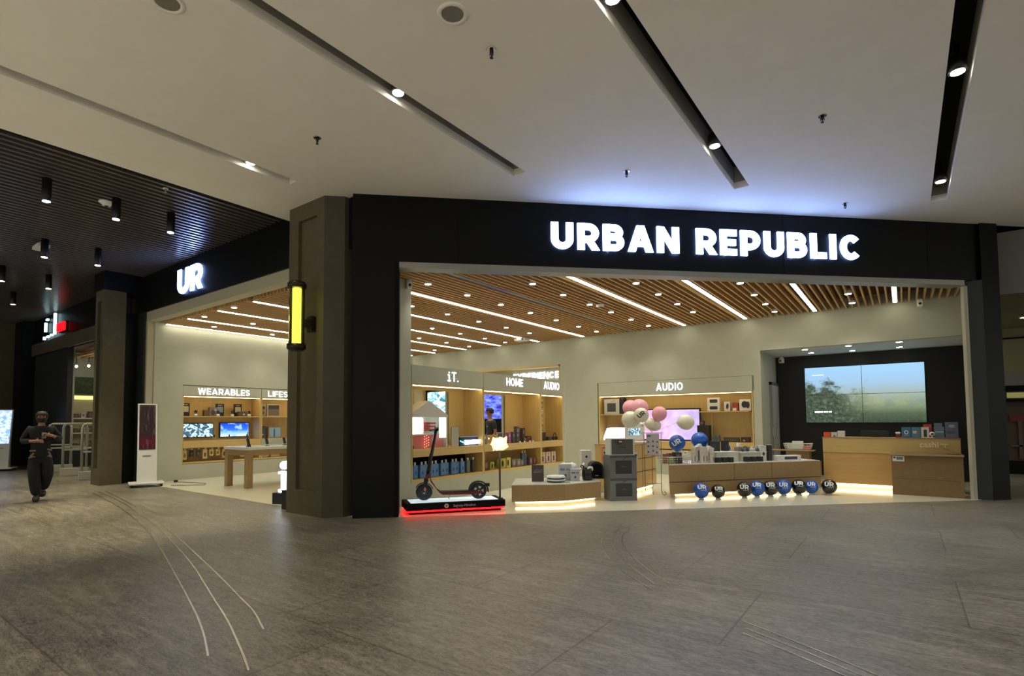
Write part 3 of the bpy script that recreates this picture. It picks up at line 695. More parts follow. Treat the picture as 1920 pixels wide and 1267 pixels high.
bay('oak wall bay with smartwatch packs under the lit WEARABLES sign', WX, RZ90, 6.18, 8.30, .44, 2.13, 2.40, .5, shelf=[(6.21, 8.27, 1.62)], counter=(.80, .98))
bay('oak wall bay behind the corner pillar, with framed pictures', WX, RZ90, 8.31, 10.42, .44, 2.13, 2.40, .5, shelf=[(8.34, 10.39, 1.62)], counter=(.80, .98))
AU = (0, YB, 0)
t = bay('wide oak wall bay with the violet screen under the big AUDIO sign', AU, 0, -7.0, -2.9, .65, 2.12, 2.51, .5, shelf=[(-6.97, -6.2, 1.62), (-4.2, -3.0, 1.66)], counter=(.68, .88))
nb(OAKX).box(-3.95, -3.93, .25, .27, .88, 1.64).build('shelf_support', t)
b = nb(M('wall_groove', (120, 118, 100), .8)); b.box(-7.02, -2.87, YB - .003, YB + .01, 2.505, 2.52); b.box(-2.885, -2.87, YB - .003, YB + .01, 2.16, 2.51); struct(b.build('trim_6'))
# lit department names
def dept(txt, label, loc, rz, x0, x1, z0, z1, t_=.155, mat=SIGNW, gap_=.17):
    t = thing('department_sign', label, 'sign', loc, rz); b_ = nb(mat); H = z1 - z0; sx = 1.0
    for _ in range(20):
        _, w = text_polys(txt, H, t_, gap_, sx); sx *= ((x1 - x0) / w) ** .9
    write(b_, txt, H, x0, z0, -.014, .008, t_, gap_, sx, False); b_.build('lettering', t)
    nb(WHT).box(x0, x1, -.008, -.004, z0 + .3 * H, z0 + .36 * H).build('mounting_rail', t)
dept('iT.', 'glowing letters iT. with serifs on the partition fascia', PX, RZ90, 7.56, 7.87, 2.20, 2.38, .13)
dept('HOME', 'glowing word HOME on the partition fascia', PX, RZ90, 9.46, 10.09, 2.21, 2.38)
dept('AUDIO', 'small glowing word AUDIO on the partition fascia beside HOME', PX, RZ90, 10.98, 11.70, 2.20, 2.38)
dept('WEARABLES', 'glowing word WEARABLES on the wall in the passage shop window', WX, RZ90, 6.55, 7.95, 2.19, 2.35)
dept('LIFESTYLE', 'glowing word starting LI, cut off by the corner pillar', WX, RZ90, 8.50, 9.75, 2.19, 2.35)
dept('AUDIO', 'bigger glowing word AUDIO on the back wall above the pink balloons', AU, 0, -5.29, -4.58, 2.23, 2.43)
dept('EXPERIENCE', 'glowing word EXPERIENCE half hidden behind the partition top', (0, 14.6, 0), 0, -10.2, -8.48, 2.78, 2.98, .17, M('lit_experience_letter', (255, 255, 255), .5, emit=(225, 235, 255), es=2.6))
nb(WHITE).box(-13.9, -8.35, 14.62, 14.68, 2.66, 3.1).build('sign_board'); o = bpy.data.objects['sign_board']; struct(o)

# ------------------------------------------------------------------ screens
def screen(label, loc, rz, w, h, kind, es, bez=.02, name='display_screen', depth=.05, extra=None, cat='screen'):
    t = thing(name, label, cat, loc, rz)
    nb(BLK).box(-bez, w + bez, 0, depth, -bez, h + bez, .006).build('bezel', t)
    nb(screen_mat('screen_' + kind, kind, es)).box(0, w, -.006, .004, 0, h).build('picture_panel', t, uv=(0, 0, w, 2, 0, h))
    return t
vw = thing('video_wall', 'two by two video wall showing misty trees on the black recess wall', 'screen', (-2.03, 16.25, 1.35))
lm = screen_mat('screen_landscape', 'landscape', 1.0)
for i in (0, 1):
    for j in (0, 1):
        w2, h2 = 2.46 / 2, 1.43 / 2
        nb(BLK).box(i * w2, i * w2 + w2, 0, .05, j * h2, j * h2 + h2).build('panel_frame', vw)
        b = nb(lm).box(i * w2 + .005, i * w2 + w2 - .005, -.006, .002, j * h2 + .005, j * h2 + h2 - .005)
        b.build('picture_panel', vw, uv=(0, 0, 2.46, 2, 0, 1.43))
SCRW = M('screen_caption_white', (255, 255, 255), .5, emit=(230, 235, 255), es=1.3)
b = nb(SCRW)
for a, c in ((.20, .38), (.395, .50), (.515, .575)): b.box(a, c, -.012, -.007, .26, .30)
b.build('caption_bar', vw); nb(SCRW).box(.17, .42, -.012, -.007, 1.22, 1.235).build('caption_line', vw)
screen('screen with a pale blue circuit picture below the watch shelf', (XW - .42, 6.2, 1.07), RZ90, .95, .35, 'circuit', 1.0)
screen('screen with a bright blue picture, second below the watch shelf', (XW - .42, 7.36, 1.06), RZ90, .80, .37, 'blue', 1.2)
screen('large violet and pink screen behind the balloons', (-5.9, YB + .34, .92), 0, 1.62, .80, 'violet', 1.0, .035)
screen('white glowing product screen on the audio counter', (-6.72, YB + .12, .9), 0, .46, .34, 'white', 2.0, .015)
screen('blue screen seen through the HOME bay window', (-11.7, 14.84, 1.52), 0, 1.36, .86, 'room', 1.2)
screen('pale teal screen seen through the doll house bay', (-14.35, 14.84, 1.5), 0, 1.5, 1.05, 'teal', 1.1)
t = thing('poster_lightbox', 'white dome-shaped lit lightbox at the audio counter corner', 'light box', (-7.0 + .12, YB + .02, .885)); nb(M('lightbox_glow', (255, 255, 255), .5, emit=(245, 245, 255), es=2.2)).prismy([(0, 0), (.2, 0), (.2, .34), (.12, .34), (.02, .1)], 0, .06).build('glow_panel', t); nb(BLK).box(-.02, .3, .06, .09, -.003, .02).build('foot', t)
# leaning advertising kiosks
def kiosk(label, loc, rz, kind, es, lean=True, w=.19):
    t = thing('advertising_kiosk', label, 'display stand', loc, rz)
    body = [(-.10, .10), (.09, .10), (.10, .85), (.24, 1.88), (.19, 1.90), (-.0, .85)]
    nb(WHT).prismx([(a - .0, z) for a, z in body], -w - .03, w + .03).build('body', t)
    b = nb(screen_mat('screen_' + kind, kind, es))
    v = [(-w, -.002, .84), (w, -.002, .84), (w, .184, 1.87), (-w, .184, 1.87)]
    def off(p, d): return (p[0], p[1] - d, p[2])
    b.quad(*[off(p, .006) for p in v]); b.quad(*[off(p, .0) for p in v][::-1])
    b.build('screen', t, uv=(0, -w, w, 2, .84, 1.87))
    nb(M('kiosk_label_grey', (90, 90, 90), .5)).box(-.09, .07, -.032, -.02, .69, .705).build('maker_label', t)
    nb(WHT).box(-.34, .34, -.22, .3, .06, .10, .01).build('base', t)
    for x, y in ((-.28, -.16), (.28, -.16), (-.28, .24), (.28, .24)): nb(BLK).cyl((x, y, .035), .032, -.02, .02, 14, 'x').build('caster', t)
    return t
kiosk('white leaning floor screen on a wheeled base by the passage entrance', (-13.85, 5.12, 0), radians(74), 'kiosk', .34, w=.16)
kiosk('blue glowing leaning screen beside the far stone pillar', (-22.3, 4.15, 0), radians(62), 'sign', 1.6)
t = thing('power_cable', 'thin cable lying on the tiles behind the leaning screen', 'cable', (0, 0, 0)); nb(BLK).tube([(-13.5, 5.5, .012), (-13.2, 5.75, .012), (-12.95, 6.0, .012), (-13.2, 6.15, .012), (-13.7, 6.05, .012), (-14.2, 5.9, .012)], .006).build('cord', t)
nb(BLK).box(-14.26, -14.18, 5.87, 5.93, .004, .05).build('plug', t)
# glowing i sign on a black plinth
t = thing('letter_sign', 'white glowing letter i on a black plinth beside the pillar', 'sign', (-8.85, 5.5, 0), radians(25))
nb(BLK).box(-.17, .17, -.12, .12, 0, .2, .005).build('plinth', t)
b = nb(M('glowing_letter_white', (255, 255, 255), .5, emit=(225, 235, 255), es=5)); b.box(-.10, .10, -.05, .05, .21, .25); b.box(-.045, .045, -.05, .05, .25, .56); b.box(-.10, .045, -.05, .05, .53, .57); b.lathe([(.001, -.05), (.07, -.05), (.07, .05), (.001, .05)], (0, 0, .68), 24, 'y'); b.build('letter', t)
nb(BLK).cyl((0, .03, 0), .012, .2, .66, 8).build('dot_support', t)
t = thing('black_plinth', 'black box plinth at the foot of the dark jamb', 'plinth', (-8.22, 5.16, 0)); nb(BLK).box(-.11, .1, -.04, .03, 0, .3, .004).build('body', t); nb(BLKM).box(-.12, .11, -.05, .04, .3, .312).build('top_board', t)

# ------------------------------------------------------------------ tables
t = thing('display_table', 'oak display table with four square legs and a white glass top', 'table', (-11.93, 6.2, 0))
for x, y in ((-.5, 0), (.37, 0), (-.5, 2.3), (.37, 2.3)): nb(OAKD).box(x, x + .13, y, y + .13, .004, .72).build('leg', t)
nb(OAKD).box(-.5, .5, 0, 2.43, .72, .84).build('apron', t); nb(WTOP).box(-.52, .52, -.02, 2.45, .84, .90, .004).build('table_top', t)
for k in range(5):
    q = thing('phone_stand', 'small dark phone on a holder on the oak table, %s from the pillar side' % NTH[4 - k], 'phone', (-11.85, 6.45 + k * .45, .90), RZ90, 'phones on the oak table')
    nb(BLK).at((0, 0, 0)).box(-.04, .04, -.03, .03, 0, .012).tube([(0, 0, .01), (0, .01, .07)], .006).build('stand', q); b = nb(BLK).at((0, .0, .06), 0, radians(-20)); b.box(-.035, .035, -.005, .005, -.02, .13, .003); b.build('phone', q)
t = thing('acrylic_riser', 'long clear raised screen strip standing along the oak table', 'display stand', (-12.1, 6.9, .90), RZ90)
nb(M('frosted_panel', (188, 190, 168), .4)).box(0, 1.9, -.01, .01, .02, .15).build('panel', t); nb(WHT).box(0, 1.9, -.04, .04, 0, .02).build('base', t)
t = thing('price_stand', 'small black cube and thin post at the oak table corner', 'display stand', (-11.75, 6.4, .90)); nb(BLK).box(-.03, .03, -.03, .03, 0, .06, .004).build('cube', t); nb(BLK).cyl((-.28, .12, 0), .008, 0, .33, 8).build('post', t); nb(BLK).cyl((-.28, .12, 0), .035, 0, .008, 14).build('foot', t)
t = thing('letter_sign', 'small glowing word GAME on the oak table by the pillar', 'sign', (-12.05, 8.25, .90), RZ90); b = nb(SIGNW); write(b, 'GAME', .1, 0, .11, -.03, .02, .2, .12, 1.1); b.build('lettering', t); nb(WHT).box(-.25, .25, -.04, .0, .0, .108).build('base', t)

def slab_table(label, pts, zb, zt, seams, name='display_table', v=.7, seamh=None, topmat=WTOP, cat='table', cut=0.0):
    """low island: front edge follows pts, extruded v metres into the shop"""
    t = thing(name, label, cat, (pts[0][0], pts[0][1], 0))
    P = [(x - pts[0][0], y - pts[0][1]) for x, y in pts]
    back = [(x - v * R2, y + v * R2) for x, y in P][::-1]
    dd = (Vector(P[1]) - Vector(P[0])).normalized() * cut; back[-1] = (back[-1][0] + dd.x, back[-1][1] + dd.y)
    b = nb(OAKD); b.prism(P + back, zb, zt - .012); b.build('body', t)
    nb(topmat).prism([(x + (.004 if 0 else 0), y) for x, y in P] + back, zt - .012, zt).build('table_top', t)
    d = [(x - .12 * R2, y + .12 * R2) for x, y in P]; bk = [(x + .12 * R2, y - .12 * R2) for x, y in back]
    ins = [(x + (d[-1][0] - d[0][0]) * s_, y + (d[-1][1] - d[0][1]) * s_) for (x, y), s_ in zip(d, [.05] + [0] * (len(d) - 2) + [-.05])]
    insb = [(x + (d[-1][0] - d[0][0]) * s_, y + (d[-1][1] - d[0][1]) * s_) for (x, y), s_ in zip(bk, [-.05] + [0] * (len(d) - 2) + [.05])]
    nb(WHT).prism(ins + insb, .004, zb).build('plinth', t)
    b = nb(UNDER)
    for (x0, y0), (x1, y1) in zip(ins, ins[1:]):
        n = Vector((y1 - y0, -(x1 - x0))).normalized() * .012
        b.prism([(x0, y0), (x1, y1), (x1 + n.x, y1 + n.y), (x0 + n.x, y0 + n.y)][::-1], zb - .035, zb - .01)
    b.build('led_strip', t)
    b = nb(M('table_seam_dark', (60, 44, 26), .8))
    for (sx_, a, c) in seams:      # vertical seams, fraction along the front
        (x0, y0), (x1, y1) = P[0], P[-1]
        p = Vector((x0 + (x1 - x0) * sx_, y0 + (y1 - y0) * sx_)); d_ = Vector((x1 - x0, y1 - y0)).normalized(); n = Vector((d_.y, -d_.x))
        q = [p - d_ * .003 - n * .01, p + d_ * .003 - n * .01, p + d_ * .003 + n * .002, p - d_ * .003 + n * .002]
        b.prism([(a_.x, a_.y) for a_ in q], a, c)
    if seamh:
        for (x0, y0), (x1, y1) in zip(P, P[1:]):
            d_ = Vector((x1 - x0, y1 - y0)).normalized(); n = Vector((d_.y, -d_.x)) * .003
            b.prism([(x0 - n.x * 3, y0 - n.y * 3), (x1 - n.x * 3, y1 - n.y * 3), (x1 + n.x, y1 + n.y), (x0 + n.x, y0 + n.y)], seamh, seamh + .012)
    if seams or seamh: b.build('seam', t)
    else: b.bm.free()
    return t
slab_table('low oak island with a kinked front, holding the robot vacuums', [(-5.31, 7.52), (-4.63, 8.14), (-4.34, 8.9)], .08, .368, [], v=1.0, cut=.25)
slab_table('long oak island with the balloons lined up along its foot', [(-3.46, 9.93), (-1.36, 12.6)], .08, .625, [(.41, .31, .61), (.66, .31, .61), (.2, .08, .3)], v=.85, seamh=.295, cut=.42)
# tall oak cabinet behind the speaker cartons
t = thing('oak_cabinet', 'tall oak cabinet with dark seams behind the speaker cartons', 'cabinet', (-4.24, 10.0, 0))
nb(OAKX).box(-.75, 0, 0, 1.35, .09, .95).build('body', t); nb(OAKD).box(-.76, .01, -.01, 1.36, .95, .965).build('top_board', t)
b = nb(M('black_shadow_gap', (14, 11, 8), .8)); b.box(-.004, .004, 0, 1.3, .672, .682); b.box(-.004, .004, 0, 1.3, .41, .42); b.box(-.004, .004, .6, .61, .09, .95); b.build('seam', t)
nb(WHT).box(-.68, -.07, .07, 1.28, .004, .09).build('plinth', t); nb(UNDER).box(-.07, -.05, .1, 1.25, .045, .075).build('led_strip', t)
# cash counter
t = thing('cash_counter', 'long oak cash counter with cashier lettering below the video wall', 'counter', (-1.4, 13.55, 0))
nb(OAKX).box(0, 2.24, 0, .6, .74, 1.045).build('upper_front', t); nb(wood('oak_lower_front', (190, 152, 92), (204, 166, 106), 'x')).box(.0, 2.24, .012, .6, .10, .735).build('lower_front', t)
nb(OAKD).box(-.01, 2.25, -.01, .61, 1.045, 1.06).build('counter_top', t); nb(WHT).box(.06, 2.2, .1, .5, .004, .1).build('plinth', t); nb(UNDER).box(.05, 2.2, .07, .095, .05, .08).build('led_strip', t)
font_text('lettering', 'cashier', .15, (1.84, -.008, .885), t, M('pale_oak_letter', (232, 212, 168), .5), .01, .004)

# ------------------------------------------------------------------ cartons and product boxes
def rrect(x0, x1, z0, z1, r, n=4):
    o = []
    for cx, cz, a in ((x1 - r, z0 + r, -90), (x1 - r, z1 - r, 0), (x0 + r, z1 - r, 90), (x0 + r, z0 + r, 180)):
        o += [(cx + r * cos(radians(a + 90 * k / n)), cz + r * sin(radians(a + 90 * k / n))) for k in range(n + 1)]
    return o
def ell(cx, cz, rx, rz_, n=18, rot=0):
    return [(cx + rx * cos(2 * pi * k / n) * cos(rot) - rz_ * sin(2 * pi * k / n) * sin(rot), cz + rx * cos(2 * pi * k / n) * sin(rot) + rz_ * sin(2 * pi * k / n) * cos(rot)) for k in range(n)]
def cm(c, rough=.5): return M('print_%d_%d_%d' % c, c, rough)
def carton(label, loc, rz, w, d, h, col, prints, name='product_box', group=None, cat='box', bev=.003):
    """box centred on loc, front at -y; prints = [(colour, polygon in fractions of width and height)]"""
    t = thing(name, label, cat, loc, rz, group)
    nb(cm(col)).box(-w / 2, w / 2, -d / 2, d / 2, 0, h, bev).build('carton', t)
    if prints:
        b = B()
        for k, (c, poly) in enumerate(prints):
            b.m(cm(c)); b.prismy([((x - .5) * w, z * h) for x, z in poly], -d / 2 - .001 - .0006 * k, -d / 2 + .001)
        b.build('printed_front', t)
    return t
def bars(x0, x1, z0, n=1, dz=.08, h=.03): return [[(x0, z0 - k * dz), (x1, z0 - k * dz), (x1, z0 - k * dz + h), (x0, z0 - k * dz + h)] for k in range(n)]

# three speaker cartons stacked by the low island
for k, (lab, z, h, col, sc) in enumerate([('big grey speaker carton at the bottom of the stack', 0.004, .40, (112, 114, 114), (48, 52, 52)), ('big grey speaker carton in the middle of the stack', .404, .41, (104, 106, 107), (40, 43, 44))]):
    carton(lab, (-4.16, 9.33, z), A45, .50, .34, h, col, [((70, 72, 74), [(.0, .9), (1, .9), (1, 1), (0, 1)]), (sc, rrect(.2, .82, .26, .78, .04)), ((30, 32, 33), rrect(.2, .82, .2, .26, .02)), ((78, 84, 84), rrect(.43, .60, .49, .53, .01)), ((60, 62, 62), [(.45, .82), (.5, .82), (.72, .98), (.66, .98)])], 'speaker_carton', 'speaker cartons stacked by the low island')
carton('white-edged speaker with grey grille standing on the cartons', (-4.16, 9.33, .816), A45, .46, .26, .30, (206, 206, 198), [((76, 80, 74), rrect(.06, .94, .05, .96, .03)), ((52, 54, 50), rrect(.32, .66, .46, .52, .02))], 'bookshelf_speaker', None, 'speaker')
carton('small white price card standing on the speaker cartons', (-3.93, 9.5, .70), A45, .085, .02, .16, (205, 205, 200), [((60, 60, 60), bars(.15, .85, .62, 1, .1, .16)[0]), ((120, 120, 120), bars(.15, .7, .3)[0])], 'price_card', None, 'card')
t = thing('hanging_tag', 'round dark red tag hanging on the top speaker corner', 'tag', (-4.07, 9.17, 1.06), A45); nb(M('dark_red_print', (84, 38, 40), .5)).lathe([(.001, 0), (.05, 0), (.05, .006), (.001, .006)], (0, -.0, 0), 20, 'y').build('disc', t); nb(WHT).box(-.028, .028, -.003, -.0, -.008, .01).build('text_bar', t)
# cardboard box by the far pillar
t = thing('cardboard_box', 'big brown cardboard box with open flap in front of the cash counter', 'box', (.36, 13.2, .004), 0)
nb(CARD).box(-.58, .47, -.25, .22, 0, .77, .006).build('carton', t)
b = nb(CARD); b.prismx([(-.25, .77), (-.32, .74), (-.325, .748), (-.25, .782)], -.6, .48); b.build('front_flap', t)
b = nb(CARD); b.quad((.48, -.2, .77), (.48, .2, .77), (.20, .18, .87), (.20, -.2, .87)); b.quad((.48, -.2, .775), (.20, -.2, .875), (.20, .18, .875), (.48, .2, .775)); b.quad((.48, -.2, .77), (.20, -.2, .87), (.20, -.2, .875), (.48, -.2, .775)); b.build('side_flap', t)
nb(M('cardboard_crease', (92, 72, 46), .9)).box(-.57, .4, -.2525, -.249, .30, .306).build('crease', t)
b = nb(WHT).box(-.56, -.38, -.254, -.249, .63, .73); b.m(cm((60, 50, 52))).prismy([(-.53 + .018 * cos(a * pi / 6), .70 + .018 * sin(a * pi / 6)) for a in range(12)], -.256, -.252); b.m(cm((110, 120, 125))).box(-.50, -.40, -.256, -.252, .66, .71); b.build('shipping_label', t)

# robot vacuums and boxes on the low island (top at .368)
ZT = .37
carton('dark purple-grey poster box standing at the low island end', (-5.22, 8.2, ZT), radians(40), .21, .05, .29, (72, 60, 66), [((100, 88, 92), [(.1, .6), (.4, .82), (.62, .7), (.9, .8), (.9, .55), (.1, .5)]), ((150, 130, 130), bars(.2, .7, .56)[0]), ((110, 60, 56), bars(.1, .5, .2)[0])], 'poster_box')
t = thing('robot_vacuum_cleaner', 'two stacked white robot vacuum discs with dark bands', 'robot vacuum', (-4.92, 8.32, ZT))
nb(WHT).lathe([(.15, .02), (.165, .03), (.165, .05), (.15, .055)], n=32).build('lower_shell', t); nb(WHT).lathe([(.155, .075), (.17, .085), (.17, .1), (.15, .112), (.05, .116)], n=32).build('upper_shell', t); nb(BLK).lathe([(.15, 0), (.155, .02), (.15, .02), (.15, .08)], n=32).build('dark_band', t)
carton('short grey-white box with blue print behind the vacuum discs', (-4.93, 8.66, ZT), radians(40), .23, .1, .29, (186, 188, 194), [((110, 130, 175), bars(.08, .45, .6, 1, .1, .14)[0]), ((150, 150, 150), bars(.55, .85, .6, 1, .1, .14)[0]), ((40, 40, 44), ell(.5, .3, .09, .08))])
carton('smaller grey-white box with blue print beside the black robot', (-4.74, 8.68, ZT), radians(40), .16, .1, .21, (184, 186, 192), [((90, 100, 120), bars(.08, .5, .62, 1, .1, .13)[0]), ((120, 120, 120), bars(.6, .9, .62, 1, .1, .13)[0]), ((40, 40, 44), ell(.5, .32, .1, .11))])
t = thing('air_purifier', 'rounded white appliance behind the blue-printed boxes', 'appliance', (-5.0, 8.9, ZT)); b = nb(WHT); b.lathe([(.15, 0), (.17, .03), (.17, .2), (.15, .27), (.09, .3)], n=28); b.build('body', t); nb(BLK).lathe([(.06, .3), (.06, .303)], n=20).build('top_grille', t)
t = thing('vacuum_pipe', 'white slanted pipe leaning over the boxes on the low island', 'vacuum cleaner', (-4.93, 9.2, ZT)); nb(WHT).tube([(-.05, -.05, .012), (.0, .0, .12), (.09, .05, .27)], .022, 12).build('pipe', t); nb(WHT).box(-.12, .02, -.12, .02, 0, .03, .008).build('nozzle', t)
carton('tall white box with one black dot at the back of the low island', (-4.95, 9.5, ZT), radians(40), .19, .2, .50, (206, 206, 198), [((30, 30, 32), ell(.5, .76, .12, .05))])
carton('orange and white box with a blue tag at the cabinet edge', (-4.52, 9.55, ZT), radians(40), .19, .1, .58, (214, 130, 80), [((206, 200, 186), rrect(.0, 1.0, .0, .58, .005)), ((225, 215, 200), rrect(.05, .95, .70, .92, .02)), ((60, 70, 170), rrect(.5, .95, .74, .88, .02)), ((40, 30, 30), ell(.2, .8, .07, .04))])
t = thing('robot_camera', 'black rounded robot with a big white eye ring', 'robot', (-4.60, 8.90, ZT), radians(42))
nb(M('gloss_black', (14, 14, 15), .25)).lathe([(.08, 0), (.095, .02), (.1, .12), (.095, .2), (.075, .24), (.03, .26)], n=26).build('body', t)
b = nb(WHT).at((.03, -.07, .205), 0, radians(30)); b.lathe([(.001, -.02), (.055, -.02), (.058, 0), (.001, .01)], (0, 0, 0), 24, 'y'); b.build('eye_ring', t)
b = nb(BLK).at((.03, -.07, .205), 0, radians(30)); b.lathe([(.001, -.03), (.022, -.03), (.024, -.018), (.001, -.018)], (0, 0, 0), 18, 'y'); b.build('pupil', t); nb(BLK).tube([(-.06, 0, .24), (-.11, 0, .27), (-.13, 0, .25), (-.1, 0, .22)], .012).build('handle', t)
t = thing('pet_carrier', 'black round-topped carrier between the robot and the cartons', 'appliance', (-4.62, 9.25, ZT), radians(40)); nb(BLK).prismy([(-.13, 0)] + arc(0, .18, .13, .14, 180, 0, 12) + [(.13, 0)], -.12, .12).build('shell', t); nb(BLKM).prismy([(-.1, .02)] + arc(0, .18, .1, .1, 180, 0, 12) + [(.1, .02)], -.125, -.118).build('front_panel', t)
nb(WHT).box(-.03, .03, -.128, -.124, .06, .068).build('stripe', t)
t = thing('name_plate', 'small grey plate lying at the low island edge', 'plate', (-4.74, 8.32, ZT), radians(42)); nb(GREYM).box(-.09, .09, -.015, .015, 0, .012, .002).build('plate', t)
# ------------------------------------------------------------------ things on the long island (top at .627)
Z2 = .627
def U2(u, v): return (-3.46 + u * .6201 - v * .7845, 9.93 + u * .7845 + v * .6201)     # u along the island front, v inward
A2 = math.atan2(.7845, .6201)
def basket(label, loc, rz, w, d, h):
    t = thing('wire_basket', label, 'basket', loc, rz); PL = M('pale_wire_plastic', (200, 198, 190), .4)
    b = nb(PL)
    for zz, k in ((h, 1.0), (h * .66, .95), (h * .33, .9), (.004, .86)):
        b.tube([(-w / 2 * k, -d / 2 * k, zz), (w / 2 * k, -d / 2 * k, zz), (w / 2 * k, d / 2 * k, zz), (-w / 2 * k, d / 2 * k, zz)], .004 if zz < h else .008, 6, True)
    b.build('wire_rings', t); b = nb(PL)
    n = 9
    for i in range(n + 1):
        x = -w / 2 + w * i / n
        for y in (-d / 2, d / 2): b.tube([(x, y, h), (x * .86, y * .86, .004)], .0028, 5)
    for i in range(1, 5):
        y = -d / 2 + d * i / 5
        for x in (-w / 2, w / 2): b.tube([(x, y, h), (x * .86, y * .86, .004)], .0028, 5)
    for i in range(1, n): b.tube([((-w / 2 + w * i / n) * .86, -d / 2 * .86, .004), ((-w / 2 + w * i / n) * .86, d / 2 * .86, .004)], .0028, 5)
    b.build('wires', t)
    return t
x, y = U2(.24, .22); basket('pale wire basket of small packs at the near end of the long island', (x, y, Z2), A2, .52, .34, .13)
for k, (u, v, c, h, lab) in enumerate([(.06, .2, (150, 70, 50), .17, 'red-brown small pack lying in the island basket, near end'), (.17, .24, (90, 56, 52), .18, 'dark red small pack in the island basket'), (.27, .2, (62, 62, 66), .2, 'dark grey pack poking out of the island basket'), (.36, .26, (48, 50, 52), .19, 'black round-edged pack in the island basket'), (.10, .12, (126, 150, 84), .1, 'green and white pack seen through the basket wires'), (.26, .1, (58, 46, 44), .11, 'dark brown pack seen through the basket wires')]):
    x, y = U2(u, v); carton(lab, (x, y, Z2 + .012), A2 + .2 * (k % 3 - 1), .1, .1, h, c, [((200, 196, 190), bars(.2, .8, .7)[0])], 'small_pack', 'small packs in the island basket')
x, y = U2(.44, .15); carton('white price card standing in the island basket', (x, y, Z2 + .15), A2, .1, .012, .08, (235, 235, 232), [((70, 70, 72), bars(.3, .7, .5, 1, .1, .2)[0])], 'price_card', None, 'card')
for k, (u, h, w) in enumerate([(.60, .30, .065), (.70, .10, .05), (.79, .31, .07), (.90, .30, .075), (1.0, .26, .06)]):
    x, y = U2(u, .13 + .06 * (k % 2)); carton('narrow upright white box on the long island, %s from the basket' % NTH[k], (x, y, Z2), A2 - .15, w, .06, h, (204, 198, 188), [((120, 112, 108), rrect(.62, .9, .1, .45, .02)), ((90, 84, 84), bars(.2, .5, .6)[0])], 'slim_box', 'narrow white boxes beside the basket')
for k, (u, z, r) in enumerate([(.84, .31, .3), (1.08, .27, -.3)]):
    x, y = U2(u, .3); t = thing('house_shaped_box', 'pale gable-topped box behind the narrow boxes, %s' % ('over the second' if k == 0 else 'with the raised flap'), 'box', (x, y, Z2), A2, 'gable boxes')
    nb(cm((198, 190, 182))).box(-.07, .07, -.04, .04, 0, z - .04).build('carton', t); b = nb(cm((214, 208, 202))).at((0, 0, z - .04), 0, 0, r); b.prismy([(-.085, 0), (.085, 0), (0, .09)], -.045, .045); b.build('gable_lid', t); nb(cm((120, 100, 104))).box(-.05, .0, -.043, -.039, .04, z - .08).build('printed_front', t)
x, y = U2(1.28, .42); t = thing('white_riser', 'first white riser shelf on the long island with watch cubes before it', 'display stand', (x, y, Z2), A2); nb(WTOP).box(-.08, .42, -.16, .16, 0, .18, .004).build('body', t); nb(WHT).box(-.10, .45, -.18, .17, .18, .192).build('top_board', t)
x, y = U2(2.05, .42); t = thing('white_riser', 'second white riser shelf on the long island, toward the tall boxes', 'display stand', (x, y, Z2), A2); nb(WTOP).box(-.28, .30, -.16, .16, 0, .165, .004).build('body', t); nb(WHT).box(-.30, .32, -.18, .17, .165, .177).build('top_board', t)
for k, u in enumerate([1.13, 1.27, 1.41, 1.78, 1.93, 2.08]):
    x, y = U2(u, .13); t = thing('watch_cube', 'small black cube display on the long island, %s from the basket' % NTH[k], 'display cube', (x, y, Z2), A2, 'black cubes in front of the white risers')
    nb(M('dark_green_black', (24, 32, 28), .5)).box(-.045, .045, -.045, .045, 0, .095, .004).build('cube', t); nb(BLK).prismy(ell(0, .05, .025, .022, 14), -.049, -.044).build('watch_face', t)
for lab, u, v, z, w, h, c in [('black box behind the white riser, next to the blue balloon', 1.18, .55, .19, .17, .10, (34, 38, 38)), ('tilted dark box on the first white riser', 1.33, .5, .19, .2, .2, (38, 42, 42)), ('upright black carton on the white riser', 1.62, .55, .19, .1, .21, (22, 24, 28)), ('grey low box on the second white riser', 1.98, .5, .177, .28, .09, (120, 118, 116))]:
    x, y = U2(u, v); carton(lab, (x, y, Z2 + z), A2 - (.25 if 'tilted' in lab else 0), w, .12, h, c, [((70, 76, 78), bars(.2, .6, .6)[0]), ((90, 92, 92), bars(.2, .5, .4)[0])], 'product_box')
for k, (u, c) in enumerate([(1.92, (60, 58, 66)), (2.1, (190, 188, 184)), (2.2, (90, 96, 92))]):
    x, y = U2(u, .34); t = thing('headphones', ['dark headphones lying on the second white riser', 'white headphones on the second white riser', 'grey earcup headphones at the riser end'][k], 'headphones', (x, y, Z2 + .18), A2 + .5 * k)
    b = nb(cm(c)); b.tube([(.06 * cos(a), 0, .045 + .06 * sin(a)) for a in [pi * i / 8 for i in range(9)]], .009); b.build('headband', t)
    for sx in (-1, 1): nb(cm(c)).lathe([(.02, -.014), (.036, -.008), (.036, .008), (.02, .014)], (sx * .055, 0, .036), 16, 'x').build('ear_cup', t)
x, y = U2(2.0, .62); carton('small white lit cube at the back of the long island', (x, y, Z2 + .27), A2, .06, .06, .07, (240, 236, 220), [((200, 196, 180), bars(.2, .8, .4)[0])], 'price_cube', None, 'box')
x, y = U2(2.27, .3); carton('tall white box with a black diamond on the long island', (x, y, Z2), A2, .14, .12, .30, (214, 212, 206), [((34, 36, 38), [(.5, .30), (.76, .45), (.5, .6), (.24, .45)]), ((150, 148, 144), bars(.2, .7, .9)[0])])
x, y = U2(2.40, .26); carton('tall narrow black box between two white ones', (x, y, Z2), A2, .09, .11, .31, (30, 32, 30), [((60, 62, 58), bars(.3, .7, .7)[0])])
